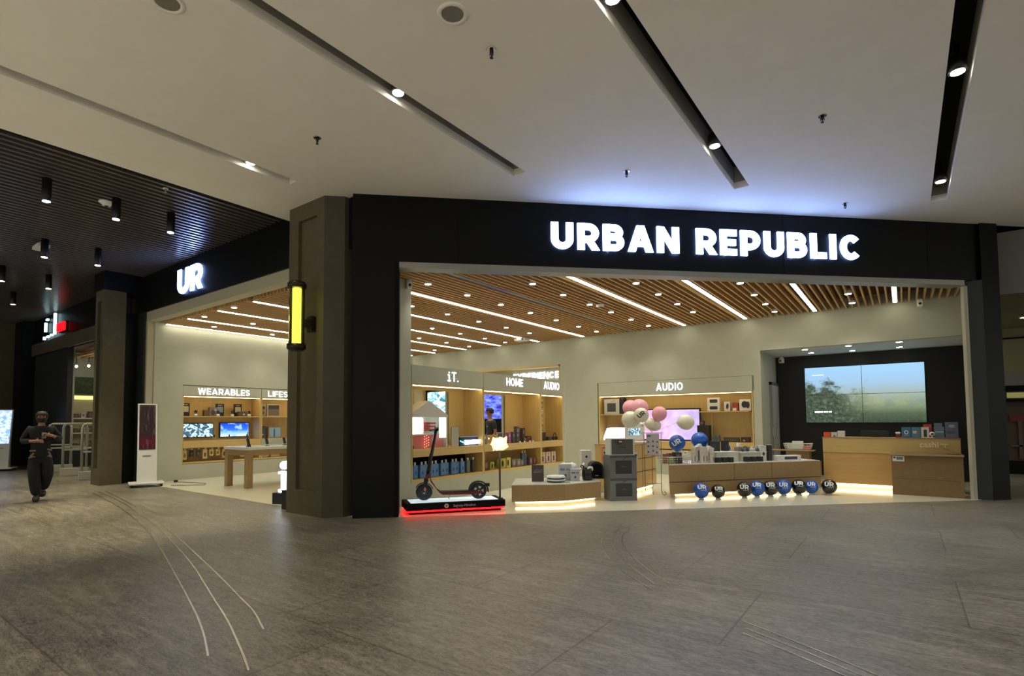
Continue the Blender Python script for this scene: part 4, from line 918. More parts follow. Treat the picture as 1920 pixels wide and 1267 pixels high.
x, y = U2(2.50, .36); carton('tall white box with a faint red dot on the long island', (x, y, Z2), A2, .08, .1, .31, (206, 204, 202), [((130, 110, 116), ell(.5, .42, .3, .1))])
x, y = U2(2.78, .2); carton('flat white soundbar box with a dark bar picture', (x, y, Z2), A2, .56, .14, .10, (220, 220, 220), [((50, 52, 56), rrect(.30, .84, .22, .75, .02)), ((140, 140, 140), bars(.06, .2, .7)[0])])
# balloons
def balloon(name, label, loc, R, col, tail, up_tilt=.5, text=None, tc=None, group=None, rz=None, roll=0.0, stringto=None, knot_dir=(0, 0, -1)):
    """latex balloon: pear toward knot_dir; printed UR mark toward the mall"""
    t = thing(name, label, 'balloon', loc, 0, group)
    kd = Vector(knot_dir).normalized(); q = Vector((0, 0, -1)).rotation_difference(kd)
    b = nb(col); b.T = q.to_matrix().to_4x4()
    pr = []
    for i in range(19):
        a = pi * i / 18; r = R * sin(a); z = -R * cos(a)
        if z < 0: z *= 1 + .22 * (1 - sin(a)) ** 1.2
        pr.append((max(r, .004), z))
    b.lathe(pr, n=28); b.build('skin', t)
    k = nb(col); k.T = q.to_matrix().to_4x4(); k.lathe([(.012, -R * 1.26), (.005, -R * 1.22), (.006, -R * 1.18)], n=10); k.build('knot', t)
    if text:
        polys, w = text_polys(text, R * .62, .22, .1, 1.1)
        b = nb(tc); bm = b.bm; az = rz if rz is not None else 0.0
        Rm = Matrix.Rotation(az, 3, 'Z') @ Matrix.Rotation(-up_tilt, 3, 'X') @ Matrix.Rotation(roll, 3, 'Y')
        for poly, i in polys + ([([(w * .35, -R * .16), (w, -R * .16), (w, -R * .12), (w * .35, -R * .12)], 9)] if roll == 0 else []):
            n = 4
            P4 = [Vector((x - w / 2, 0, z - R * .31)) for x, z in poly]
            grid = [[P4[0].lerp(P4[1], i_ / n).lerp(P4[3].lerp(P4[2], i_ / n), j_ / n) for i_ in range(n + 1)] for j_ in range(n + 1)]
            vv = [[b.v(Rm @ Vector((p.x, -sqrt(max(0, (R * 1.012) ** 2 - p.x ** 2 - p.z ** 2)), p.z))) for p in row] for row in grid]
            for j_ in range(n):
                for i_ in range(n): b.f([vv[j_][i_], vv[j_][i_ + 1], vv[j_ + 1][i_ + 1], vv[j_ + 1][i_]])
        b.build('printed_letters', t)
    if stringto:
        p0 = kd * R * 1.24; p1 = Vector(stringto) - Vector(loc)
        nb(tail or WHT).tube([p0, (p0 * .5 + p1 * .5) + Vector((0, 0, -.02)), p1], .0022, 6).build('ribbon', t)
    return t
BB = M('blue_latex', (10, 84, 186), .22, coat=.3); BK = M('black_latex', (12, 12, 13), .2, coat=.3); PK = M('pink_latex', (238, 168, 184), .3, coat=.2); WL = M('cream_white_latex', (226, 222, 200), .3, coat=.2)
PW = M('balloon_print_white', (225, 232, 235), .4); PB = M('balloon_print_dark', (58, 52, 50), .5)
floorb = [(-3.02, 10.24, BB, 'blue'), (-2.78, 10.44, BK, 'black'), (-2.43, 10.88, BK, 'black'), (-2.27, 11.15, BB, 'blue'), (-2.08, 11.38, BK, 'black'), (-1.91, 11.68, BB, 'blue'), (-1.68, 11.88, BK, 'black'), (-1.50, 12.12, BB, 'blue'), (-1.22, 12.22, BK, 'black')]
for k, (x, y, m_, cn) in enumerate(floorb):
    R = .135 if k not in (1, 7) else .122
    camaz = math.atan2(y, x) - pi / 2       # faces out of the shop
    balloon('balloon', '%s balloon with white UR print on the tiles, %s from the wire stand' % (cn, NTH[k]), (x + .04, y - .04, R * 1.05 + .02), R, m_, None, .62 - .1 * (k % 3), 'UR', PW, 'UR balloons lined up at the foot of the long island', camaz + (.15 if k in (0, 1) else .0), 0, None, (-.3, .3, -.9))
    nb(M('balloon_stand_clear', (214, 214, 200), .3)).lathe([(.05, .0), (.045, .012), (.02, .03)], n=14).build('ring_foot', bpy.data.objects['balloon' if k == 0 else 'balloon.%03d' % k]).location = (0, 0, -R * 1.05 - .016)
top = (-3.85, 10.12, 1.22)
for k, (lab, loc, R, m_, tx) in enumerate([
    ('cream balloon, lowest on the speaker side of the bunch', (-4.12, 9.74, 1.46), .16, WL, None), ('pink balloon partly hidden at the back of the bunch', (-4.40, 10.42, 1.70), .155, PK, None),
    ('big pink balloon at the top of the bunch', (-4.12, 10.2, 1.69), .17, PK, None), ('cream balloon with dark UR print in the middle of the bunch', (-3.87, 9.66, 1.54), .135, WL, 'UR'),
    ('single pink balloon on the screen side of the bunch', (-3.73, 10.22, 1.57), .14, PK, None), ('small cream balloon low in the bunch, next to the poster top', (-3.88, 10.12, 1.38), .105, WL, None), ('second small cream balloon above the poster frame', (-3.80, 10.2, 1.34), .10, WL, None)]):
    kd = Vector(top) - Vector(loc)
    balloon('balloon', lab, loc, R, m_, WHT, .1, tx, PB, 'balloons bunched on the wire stand', radians(22), -radians(38), top, kd)
balloon('balloon', 'lone cream balloon in front of the violet screen', (-3.36, 10.64, 1.40), .15, WL, WHT, .4, None, None, None, 0, 0, (-3.84, 10.12, 1.24), (-.9, -.6, -.05))
x, y = U2(.50, .5)
balloon('balloon', 'blue balloon with UR print standing behind the island basket', (x, y, 1.0), .155, BB, None, .1, 'UR', PW, None, radians(14), -radians(35), None, (0, 0, -1))
nb(WHT).tube([(0, 0, -.19), (0, 0, -.37)], .006).build('holder_stick', bpy.context.scene.objects[-1] if False else [o for o in bpy.data.objects if o.get('label') == 'blue balloon with UR print standing behind the island basket'][0])
x, y = U2(1.18, .75)
t = balloon('balloon', 'plain blue balloon standing behind the narrow white boxes', (x, y, 1.03), .165, BB, None, .1, None, None, None, 0, 0, None, (.3, -.3, -.9)); nb(WHT).tube([(0, 0, -.2), (0, 0, -.40)], .006).build('holder_stick', t)
x, y = U2(1.78, .72)
t = balloon('balloon', 'small blue balloon mostly hidden behind the upright black carton', (x, y, .86), .085, BB, None, .1, None, None, None, 0, 0, None, (0, 0, -1)); nb(WHT).tube([(0, 0, -.1), (0, 0, -.232)], .005).build('holder_stick', t)
# wire stand with a poster
t = thing('wire_easel', 'thin scrolled wire easel with curled feet', 'stand', (-3.84, 10.12, 0), radians(36)); WR = M('thin_grey_wire', (110, 104, 92), .4, .7)
b = nb(WR)
for s in (-1, 1):
    b.tube([(s * .165, 0, 1.2), (s * .155, 0, .3), (s * .15, 0, .12), (s * .17, 0, .04), (s * .21, 0, .018), (s * .245, 0, .05), (s * .225, 0, .085), (s * .2, 0, .07)], .006)
b.tube([(-.165, 0, 1.2), (.165, 0, 1.2)], .005); b.tube([(-.155, 0, .24), (.155, 0, .24)], .004); b.tube([(0, .03, .82), (0, .06, .04)], .005); b.tube([(0, .05, .1), (0, -.02, .03)], .005)
for s in (-1, 1): b.tube([(s * .165, 0, 1.2), (s * .19, 0, 1.22), (s * .2, 0, 1.19), (s * .18, 0, 1.175)], .004)
b.build('wire_frame', t)
t = thing('poster', 'small grey price poster with dark product pictures on the wire easel', 'poster', (-3.84, 10.12, .78), radians(36))
nb(M('poster_paper', (186, 180, 186), .5)).box(-.12, .12, -.03, -.008, 0, .41).build('sheet', t); b = nb(cm((84, 74, 84)))
for i, (x, z) in enumerate([(-.09, .25), (0, .26), (.08, .25), (-.09, .17), (0, .17), (.08, .15), (-.09, .06), (.07, .05), (0, .08)]): b.prismy(ell(x, z, .018, .018, 10), -.032, -.029)
b.prismy([(-.11, .35), (-.04, .35), (-.04, .375), (-.11, .375)], -.032, -.029); b.build('product_pictures', t)
nb(WR).box(-.15, .15, -.012, -.004, -.008, .0).build('ledge', t)
# ------------------------------------------------------------------ audio wall goods
def shelfbox(lab, x, z, w, h, col, prints, d=.14, cat='box', grp=None, dy=.16, name='product_box', rz=0): return carton(lab, (x, YB + dy, z), rz, w, d, h, col, prints, name, grp, cat)
shelfbox('grey speaker carton on the small shelf of the audio wall', -6.62, 1.622, .46, .42, (186, 182, 170), [((66, 68, 64), rrect(.2, .78, .16, .74, .03)), ((40, 42, 40), bars(.2, .78, .16, 1, .1, .05)[0]), ((120, 116, 108), [(.45, .8), (.5, .8), (.75, .98), (.7, .98)])], .22)
shelfbox('black carton beside the grey speaker carton', -6.32, 1.622, .12, .46, (34, 30, 28), [((60, 56, 52), bars(.2, .8, .7)[0])], .22)
shelfbox('tall silver-grey box half hidden behind the pink balloons', -6.02, .882, .3, 1.0, (196, 194, 190), [((150, 150, 150), bars(.1, .5, .9)[0])], .16)
shelfbox('large white speaker box with two black speaker pictures', -3.85, 1.664, .30, .34, (206, 200, 190), [((44, 46, 46), rrect(.2, .84, .62, .88, .08)), ((44, 46, 46), rrect(.2, .84, .12, .36, .08))])
shelfbox('small white box with a black speaker picture, second on the upper shelf', -3.52, 1.664, .14, .23, (206, 200, 192), [((44, 46, 48), ell(.55, .5, .22, .32, 18, -.3))])
shelfbox('red box on a white foot on the upper audio shelf', -3.33, 1.664, .13, .2, (150, 62, 44), [((222, 216, 206), rrect(.05, .7, .02, .34, .02))])
shelfbox('white box with a black headphone picture, last on the upper shelf', -3.1, 1.664, .27, .28, (206, 202, 192), [((34, 34, 38), ell(.45, .55, .26, .3)), ((34, 34, 38), ell(.72, .5, .16, .3))], rz=.0)
shelfbox('tall black subwoofer on the audio counter beside the violet screen', -4.12, .882, .29, .42, (32, 26, 22), [((22, 18, 16), rrect(.1, .9, .1, .9, .02))], .24, 'speaker', dy=.2, name='subwoofer')
shelfbox('small dark clock-like box standing on the black subwoofer', -4.17, 1.304, .12, .11, (58, 46, 34), [((110, 96, 76), ell(.5, .5, .3, .3))], .08, dy=.2)
shelfbox('dark olive portable speaker on the audio counter', -3.45, .882, .36, .12, (62, 62, 46), [((84, 86, 62), rrect(.2, .8, .4, .6, .02))], .12, 'speaker', name='portable_speaker')
shelfbox('small dark red and black speaker at the end of the audio counter', -3.12, .882, .2, .13, (58, 34, 32), [((150, 150, 140), ell(.35, .35, .14, .2)), ((110, 30, 30), ell(.75, .65, .14, .2))], .12, 'speaker', name='portable_speaker')
shelfbox('round grey speaker just beside the plain blue balloon', -3.82, .882, .18, .17, (92, 98, 98), [((70, 74, 76), ell(.5, .5, .4, .4))], .14, 'speaker', name='portable_speaker')
t = thing('white_monitor', 'white laptop-like display with a small picture, by the cream balloon', 'screen', (-4.5, 10.9, .97), A45)
nb(WHT).box(-.23, .20, -.01, .02, .06, .40, .01).build('bezel', t); nb(screen_mat('screen_circuit', 'circuit', 1.0)).box(-.16, .1, -.016, -.008, .16, .31).build('picture_panel', t, uv=(0, -.16, .1, 2, .16, .31)); nb(WHT).box(-.2, .25, -.16, .1, 0, .03, .01).build('foot', t); nb(WHT).box(-.02, .02, 0, .03, .02, .1).build('neck', t); nb(cm((170, 190, 90))).prismy(ell(.15, .36, .03, .03), -.016, -.009).build('green_sticker', t)
# ------------------------------------------------------------------ cash counter goods
ZK = 1.061
cg = [('orange-red box first on the cash counter', -1.33, .12, .10, (214, 72, 40), [((230, 120, 90), bars(.2, .8, .5)[0])], .09), ('small white box beside the orange-red box', -1.20, .11, .10, (196, 190, 182), [((60, 50, 46), ell(.55, .2, .2, .14))], .09), ('white box with thin print, third on the cash counter', -1.07, .13, .13, (206, 208, 200), [((140, 140, 136), bars(.1, .9, .6)[0])], .1),
      ('low dark red box with a white lid on the cash counter', -.10, .09, .06, (120, 40, 26), [((150, 60, 40), bars(.1, .9, .3)[0])], .09), ('blue camera box with a white ring', .03, .15, .21, (62, 108, 142), [((200, 216, 222), ell(.5, .52, .24, .2)), ((52, 90, 124), ell(.5, .52, .13, .11)), ((190, 206, 214), bars(.25, .75, .2)[0])], .1), ('second blue camera box with a red figure', .185, .145, .21, (74, 120, 146), [((186, 196, 200), rrect(.15, .6, .42, .66, .02)), ((180, 84, 70), ell(.68, .5, .14, .14))], .1),
      ('white box with a dark phone picture on the cash counter', .325, .12, .21, (206, 206, 194), [((48, 50, 46), rrect(.3, .74, .1, .78, .02))], .1), ('grey-blue stepped carton near the end of the cash counter', .54, .15, .22, (96, 114, 138), [((160, 176, 190), bars(.1, .9, .5, 1, .1, .1)[0]), ((70, 88, 112), bars(.1, .9, .2)[0])], .14)]
for lab, x, w, h, c, pr, d in cg: carton(lab, (x, 13.72, ZK), 0, w, d, h, c, pr, group='boxes along the cash counter')
carton('red box standing behind the white phone box', (.37, 13.9, ZK), 0, .13, .08, .27, (176, 62, 50), [((210, 110, 96), bars(.1, .9, .8)[0])])
carton('small blue-grey box stacked on the stepped carton', (.53, 13.72, ZK + .221), 0, .12, .1, .07, (92, 110, 136), [((170, 184, 198), bars(.1, .9, .6)[0])])
carton('tall grey-blue carton at the far end of the cash counter', (.725, 13.68, ZK), 0, .19, .14, .31, (96, 104, 124), [((70, 84, 110), rrect(.1, .7, .3, .45, .02)), ((150, 60, 60), bars(.1, .9, .05)[0]), ((150, 160, 180), ell(.5, .75, .25, .1))])
t = thing('web_camera', 'small round white camera with a black eye on the cash counter', 'camera', (.43, 13.64, ZK)); nb(WHT).lathe([(.05, 0), (.05, .012), (.012, .02), (.012, .05)], n=18).build('foot', t); nb(WHT).ball((0, 0, .08), .045, 18).build('head', t); nb(BLK).lathe([(.02, -.05), (.022, -.035)], (0, 0, .08), 14, 'y').build('lens', t)
t = thing('white_cup', 'small white round dish on the low dark red box', 'dish', (-.10, 13.72, ZK + .061)); nb(WHT).lathe([(.02, 0), (.045, .02), (.045, .045), (.03, .05)], n=20).build('bowl', t); nb(WHT).lathe([(.03, .05), (.02, .056)], n=20).build('lid', t)
t = thing('monitor', 'thin dark monitor edge at the back of the cash counter', 'screen', (-.5, 14.0, ZK)); nb(BLK).box(-.25, .25, 0, .03, .015, .14, .005).build('panel', t); nb(DGREY).box(-.22, .22, -.004, .0, .115, .13).build('light_edge', t); nb(BLK).box(-.08, .08, -.05, .08, 0, .015).build('foot', t)
t = thing('side_table', 'brown low shelf unit left of the cash counter', 'cabinet', (-2.05, 13.3, 0)); nb(CARD).box(-.02, .42, 0, .35, .004, .76).build('body', t); nb(OAKD).box(-.35, .5, -.02, .4, .76, .775).build('top_board', t)
basket('pale wire basket on the brown box by the cash counter', (-1.85, 13.45, .776), 0, .52, .34, .14)
carton('white box lying across the counter-side basket', (-1.85, 13.4, .80), 0, .2, .12, .17, (214, 214, 210), [((170, 176, 176), bars(.1, .9, .4)[0])]); carton('orange pack inside the counter-side basket', (-1.74, 13.42, .79), 0, .26, .1, .07, (206, 110, 84), [((230, 170, 150), bars(.1, .6, .5)[0])], 'small_pack'); carton('small white carton hanging over the basket rim', (-2.0, 13.36, .79), .2, .1, .08, .12, (206, 204, 190), [((60, 60, 60), ell(.5, .6, .1, .1))])
carton('brown delivery carton under the counter-side basket', (-1.495, 13.34, .004), 0, .14, .2, .55, (134, 108, 70), [((110, 86, 54), bars(.0, 1.0, .5, 1, .1, .02)[0])], 'delivery_carton')
# ------------------------------------------------------------------ doll house bay
XP = -7.0
def pz(lab, y, z, w, h, col, prints, d=.1, x=-6.95, cat='box', grp=None, name='product_box'): return carton(lab, (x, y, z), RZ90, w, d, h, col, prints, name, grp, cat)
t = thing('doll_house', 'white gabled doll house with bright lights and pink floor', 'toy house', (-7.0, 6.66, .962), RZ90)
HW = M('doll_house_white', (206, 204, 196), .5)
nb(HW).prismy([(-.02, .56), (1.0, .56), (1.0, .6), (.49, .86), (-.02, .6)], -.13, .16).build('gable_roof', t)
b = nb(HW); b.box(.96, .99, -.12, .14, 0, .56); b.box(0, .02, -.12, .14, 0, .56); b.box(0, .98, .12, .14, 0, .56); b.build('walls', t)
nb(M('doll_house_glow_panel', (235, 255, 245), .5, emit=(225, 255, 245), es=1.1)).box(.78, .94, -.13, -.10, .18, .56).build('light_column', t)
nb(M('doll_house_pink', (206, 122, 120), .6)).box(.02, .96, -.04, .12, 0, .24).build('pink_wall', t)
nb(HW).box(.02, .96, -.12, .12, .24, .26).build('floor_board', t)
nb(M('doll_house_bright', (255, 255, 255), .5, emit=(235, 255, 240), es=7)).box(.04, .42, -.04, .1, .28, .54).build('bright_panel', t)
b = nb(M('doll_red', (170, 30, 40), .5))
for z in (.31, .37, .43): b.box(.46, .78, -.02, .1, z, z + .04)
b.build('red_shelves', t)
b = nb(M('fairy_light_pink', (255, 160, 140), .5, emit=(255, 130, 110), es=4))
for i in range(14): b.ball((.42 + .05 * (i % 3), -.08, .02 + i * .016), .007, 8)
b.build('fairy_lights', t)
nb(BLK).prismy(ell(.72, .36, .03, .03, 12), -.134, -.131).build('mark', t) if False else None
for (x_, z_) in ((.1, .03), (.62, .035)): nb(BLK).lathe([(.03, -.01), (.03, .01)], (x_, -.09, z_), 12, 'y').build('toy_wheel', t)
pz('plain beige board standing beside the doll house', 7.86, .962, .2, .37, (168, 164, 150), [((184, 180, 166), rrect(.0, .12, .02, .98, .01))], .03, -6.88)
t = thing('letter_sign', 'glowing LIVE WITH IT sign in a low glass case', 'sign', (-6.86, 7.99, .962), RZ90)
nb(M('case_navy', (20, 36, 62), .4)).box(0, .56, 0, .14, 0, .17).build('case', t); b = nb(M('sign_glow', (255, 255, 255), .5, emit=(230, 240, 255), es=4)); 
write(b, 'LIVE WITH IT', .085, .13, .03, -.03, .02, .26, .12, .62, False); b.build('lettering', t); nb(M('cyan_stripe', (100, 220, 255), .5, emit=(90, 205, 245), es=1.5)).prismy([(-.01, .09), (.11, .06), (.11, .085), (-.01, .115)], -.012, -.004).build('light_stripe', t); nb(M('clear_grey_case_top', (150, 150, 152), .3)).box(0, .56, .0, .2, .17, .19).build('case_top', t)
# blue flat bottles
BLU = M('blue_bottle_body', (84, 128, 176), .3); proto = None
ys = [6.71, 6.86, 7.0, 7.13, 7.27, 7.40, 7.54, 7.68, 7.84, 7.97, 8.11]
for k, y in enumerate(ys):
    lab = 'flat blue bottle with white cap under the doll house bay, %s from the scooter side' % NTH[k]
    if proto is None:
        proto = t = thing('detergent_bottle', lab, 'bottle', (-6.92 - .03 * (k % 2), y, .432), RZ90, 'blue bottles on the lower shelf')
        nb(BLU).box(-.058, .058, -.03, .03, 0, .235, .012).build('body', t); nb(WHT).lathe([(.018, .235), (.02, .24), (.02, .285), (.018, .29)], n=14).build('cap', t); nb(M('bottle_label_dark', (40, 70, 120), .5)).prismy(ell(0, .1, .018, .035), -.032, -.029).build('label_print', t)
    else: copy_tree(proto, (-6.92 - .03 * (k % 2), y, .432), RZ90, lab)
for lab, y, c in [('grey-green flat bottle at the end of the blue bottles', 8.29, (92, 104, 98)), ('dark brown flat bottle next to the bay divider', 8.46, (62, 54, 46))]:
    t = thing('detergent_bottle', lab, 'bottle', (-6.92, y, .432), RZ90); nb(cm(c)).box(-.055, .055, -.03, .03, 0, .24, .012).build('body', t); nb(WHT).lathe([(.018, .24), (.02, .29)], n=14).build('cap', t)
# home bay
hb = [('grey glass jar behind the lit rose bag', 8.92, .13, .20, (120, 120, 116), 0), ('black small box first on the HOME bay counter', 9.35, .10, .22, (46, 36, 36), 1), ('pink and grey patterned box on the HOME bay counter', 9.52, .12, .22, (120, 76, 92), 1), ('magenta box with a light corner on the HOME bay counter', 9.66, .11, .23, (150, 84, 124), 1), ('dark floral box on the HOME bay counter', 9.82, .12, .24, (64, 58, 62), 1), ('second dark floral box on the HOME bay counter', 9.98, .12, .24, (70, 64, 68), 1),
      ('grey box with silver print on the HOME bay counter', 10.12, .10, .36, (82, 78, 84), 0), ('olive low box in front of the grey boxes', 10.27, .13, .10, (70, 62, 34), 1), ('tall dark purple box toward the bay divider', 10.36, .12, .32, (66, 44, 56), 0), ('wine-red flat box near the bay divider', 10.58, .2, .13, (72, 26, 32), 0)]
for k, (lab, y, w, h, c, fr) in enumerate(hb):
    hi = tuple(min(255, v + 70) for v in c)
    pz(lab, y, .962, w, h, c, [(hi, ell(.45, .7, .22, .14)), (tuple(min(255, v + 30) for v in c), bars(.15, .85, .35, 2)[1])], .08, -6.9 - .1 * (1 - fr), grp='boxes on the HOME bay counter')
for k, y in enumerate([10.02, 10.2, 10.42, 10.55]): carton('white folded price tag on the HOME bay edge, %s from the window' % NTH[k], (-6.835, y, .962), RZ90, .06, .012, .035, (226, 222, 214), [((150, 150, 150), bars(.2, .8, .5)[0])], 'price_tag', 'folded price tags', 'card')
lb = [('brown round-cut box under the HOME bay counter', 8.82, .16, .2, (74, 44, 30)), ('yellow-green box under the HOME bay counter', 9.02, .13, .16, (150, 150, 40)), ('lime box with a black round picture', 9.42, .17, .21, (170, 166, 60)), ('pale yellow box with a black round picture', 9.62, .15, .22, (196, 188, 96)), ('grey box first of the grey pair on the lower shelf', 9.82, .17, .18, (104, 94, 82)), ('grey box second of the grey pair on the lower shelf', 10.0, .16, .17, (112, 102, 90)), ('low grey box before the tall blue bottles', 10.14, .11, .14, (104, 98, 90)), ('black and pink box on the lower shelf near the divider', 10.50, .12, .17, (96, 72, 82)), ('dark red box on the lower shelf at the divider', 10.66, .14, .17, (92, 34, 30))]
for k, (lab, y, w, h, c) in enumerate(lb):
    hi = tuple(max(0, v - 60) if k in (2, 3) else min(255, v + 50) for v in c)
    pz(lab, y, .432, w, h, c, [((28, 24, 20) if k in (1, 2, 3) else hi, ell(.3 if k in (2, 3) else .5, .5, .24, .32))], .12, -6.92, grp='boxes on the lower HOME shelf')
for k, y in enumerate([10.24, 10.34]):
    t = thing('detergent_bottle', 'tall slate-blue bottle on the lower HOME shelf, %s from the window side' % NTH[k], 'bottle', (-6.93, y, .432), RZ90, 'tall slate bottles'); nb(cm((70, 92, 112))).box(-.042, .042, -.03, .03, 0, .28, .012).build('body', t); nb(WHT).lathe([(.018, .28), (.02, .34)], n=14).build('cap', t)
# hook panels of the audio bay
t = thing('pegboard', 'dark pegboard in the narrow AUDIO bay', 'pegboard', (-7.28, 10.92, 1.0), RZ90); nb(M('pegboard_dark', (70, 52, 38), .7)).box(0, .62, -.01, .01, .05, .98).build('board', t)
b = nb(BLK)
for r in range(3): b.box(.0, .62, -.02, -.01, .3 + .3 * r, .315 + .3 * r)
b.build('rail', t)
def pack(lab, x, y, z, w, h, col, front, rz, grp, hook=True, hl=.12):
    t = thing('blister_pack', lab, 'accessory pack', (x, y, z), rz, grp)
    nb(cm(col)).box(-w / 2, w / 2, -.012, .012, -h, 0, .003).build('card', t); nb(cm(front)).prismy(ell(0, -h * .55, w * .26, h * .26, 14), -.018, -.011).build('product', t)
    if hook: nb(CHROME).tube([(0, hl, .01), (0, -.03, .01), (0, -.035, .022)], .003, 6).build('hook', t); nb(WHT).box(-.022, .022, -.04, -.036, .012, .045).build('price_label', t)
    return t
for r, (z, c, f, rn) in enumerate([(1.92, (60, 54, 54), (190, 186, 180), 'top'), (1.66, (210, 200, 192), (60, 50, 50), 'middle'), (1.36, (96, 78, 80), (190, 180, 180), 'bottom')]):
    for k in range(4): pack('hanging accessory pack on the pegboard, %s row, %s from the divider' % (rn, NTH[k]), -7.16, 11.02 + .14 * k, z, .09, .19 - .02 * (k % 2), c if (k + r) % 3 else (44, 36, 36), f, RZ90, 'packs on the AUDIO bay pegboard')
for k, (y, w, h, c) in enumerate([(11.15, .3, .2, (30, 26, 26)), (11.5, .14, .09, (70, 66, 60))]): pz(['black wide box on the AUDIO bay counter', 'grey small box on the AUDIO bay counter'][k], y, .962, w, h, c, [((90, 84, 80), bars(.2, .7, .4)[0])], .1, -7.0)
t = thing('headphones', 'dark headphones standing on the AUDIO bay counter', 'headphones', (-6.95, 11.72, .962), RZ90); b = nb(BLK); b.tube([(.07 * cos(pi * i / 8), 0, .1 + .08 * sin(pi * i / 8)) for i in range(9)], .009); b.build('headband', t)
for s in (-1, 1): nb(cm((60, 52, 48))).lathe([(.02, -.016), (.045, -.008), (.045, .008), (.02, .016)], (s * .06, 0, .05), 16, 'x').build('ear_cup', t)
for k, (y, c) in enumerate([(11.08, (70, 46, 60)), (11.33, (60, 34, 66)), (11.58, (66, 52, 46))]): pz('white box with a dark tall product picture, %s on the lower AUDIO shelf' % NTH[k], y, .432, .2, .26, (206, 184, 172), [(c, rrect(.35, .66, .15, .62, .03)), ((110, 90, 96), ell(.5, .82, .1, .07))], .1, -6.95, grp='white boxes on the lower AUDIO shelf')
# ------------------------------------------------------------------ wearables bay goods
wx = XW - .2
def wz(lab, y, z, w, h, col, pr, d=.1, x=wx, cat='box', grp=None, name='product_box'): return carton(lab, (x, y, z), RZ90, w, d, h, col, pr, name, grp, cat)
for k, (y, c) in enumerate([(6.36, (180, 176, 160)), (7.26, (120, 140, 160)), (7.76, (176, 168, 140))]): wz('black framed picture card on the watch shelf, %s from the entrance' % NTH[k], y, 1.622, .22, .34, (34, 24, 20), [(c, rrect(.14, .86, .32, .76, .03)), ((210, 200, 190), bars(.25, .75, .86)[0])], .04, XW - .28, 'display card', 'black framed cards on the watch shelf', 'display_card')
wz('low grey box on the watch shelf beside the framed cards', 6.86, 1.622, .14, .16, (92, 72, 54), [((130, 110, 90), bars(.2, .8, .6)[0])]); wz('wide grey picture box on the watch shelf', 7.04, 1.622, .22, .24, (112, 102, 92), [((70, 60, 56), ell(.4, .4, .24, .3)), ((160, 150, 140), ell(.7, .7, .18, .16))]); wz('grey box in front of the last framed card', 7.82, 1.622, .24, .13, (84, 72, 60), [((200, 190, 180), ell(.6, .4, .12, .2))], x=XW - .14)
for k, y in enumerate([6.55, 7.13, 7.52, 8.0]):
    t = thing('smart_watch', 'small dark watch on a white stand on the watch shelf, %s from the entrance' % NTH[k], 'watch', (XW - .1, y, 1.622), RZ90, 'watches on white stands')
    nb(WHT).lathe([(.045, 0), (.04, .05), (.03, .055)], n=16).build('stand', t); nb(cm((60, 44, 34))).tube([(.03 * cos(2 * pi * i / 12), 0, .105 + .045 * sin(2 * pi * i / 12)) for i in range(12)], .010, 8, True).build('strap', t); nb(BLK).lathe([(.026, -.02), (.026, -.005)], (0, 0, .12), 16, 'y').build('watch_case', t)
for k, (y, w) in enumerate([(6.36, .12), (6.6, .2), (6.82, .12), (7.05, .12), (7.45, .08), (7.95, .2)]):
    t = thing('acrylic_stand', 'thin wire-like display bracket below the screens, %s from the entrance' % NTH[k], 'display stand', (XW - .12, y, .982), RZ90, 'brackets on the watch bay counter')
    nb(cm((190, 160, 110))).tube([(-w / 2, 0, .01), (-w / 2, 0, .1), (w / 2, 0, .1), (w / 2, 0, .01)], .004, 6).build('bracket', t); nb(BLK).box(-.012, .012, -.02, 0, .08, .14).build('clip', t)
cl_ = [((206, 180, 140), (150, 110, 60)), ((30, 26, 24), (80, 70, 60)), ((60, 52, 48), (110, 100, 90)), ((214, 190, 140), (100, 80, 56)), ((214, 196, 130), (110, 90, 60)), ((206, 180, 120), (140, 110, 70)), ((206, 176, 120), (90, 66, 40)), ((96, 60, 34), (120, 80, 50)), ((60, 34, 22), (90, 60, 40)), ((216, 196, 150), (110, 90, 60)), ((216, 190, 150), (170, 110, 90)), ((216, 196, 150), (110, 80, 60))]
for k, (c, f) in enumerate(cl_):
    y = 6.30 + .17 * k
    pack('hanging watch accessory pack under the screens, %s from the entrance' % NTH[k], XW - .12, y, .74, .11, .17 if k % 3 else .24, c, f, RZ90, 'packs hanging in the watch bay', True, .3)
for lab, y, z, w, h, c, pr, x in [('grey picture panel with a dark shape, behind the corner pillar', 8.46, 1.622, .3, .36, (150, 136, 110), [((50, 44, 44), ell(.5, .7, .4, .16)), ((90, 80, 72), ell(.6, .3, .2, .16))], XW - .3), ('silver framed picture next to the grey panel', 8.85, 1.622, .42, .36, (176, 166, 146), [((110, 104, 92), rrect(.08, .92, .06, .94, .02)), ((60, 54, 50), rrect(.1, .9, .6, .9, .02))], XW - .3),
     ('blue-grey display panel below the picture shelf', 8.5, .982, .22, .36, (74, 82, 100), [((180, 186, 200), ell(.5, .3, .2, .06))], XW - .3), ('framed pale blue picture by the pillar edge', 8.9, .982, .42, .34, (170, 150, 116), [((150, 190, 225), rrect(.08, .92, .08, .9, .02)), ((60, 100, 160), rrect(.4, .5, .1, .8, .02))], XW - .3), ('cream box with watch picture on the lower shelf by the pillar', 8.5, .442, .32, .24, (196, 168, 112), [((70, 56, 40), ell(.65, .55, .14, .2)), ((120, 96, 60), bars(.1, .6, .4)[0])], XW - .2), ('second cream box on the lower shelf by the pillar', 8.86, .442, .28, .2, (200, 174, 118), [((90, 70, 50), ell(.6, .5, .2, .2))], XW - .2)]: wz(lab, y, z, w, h, c, pr, .06, x)
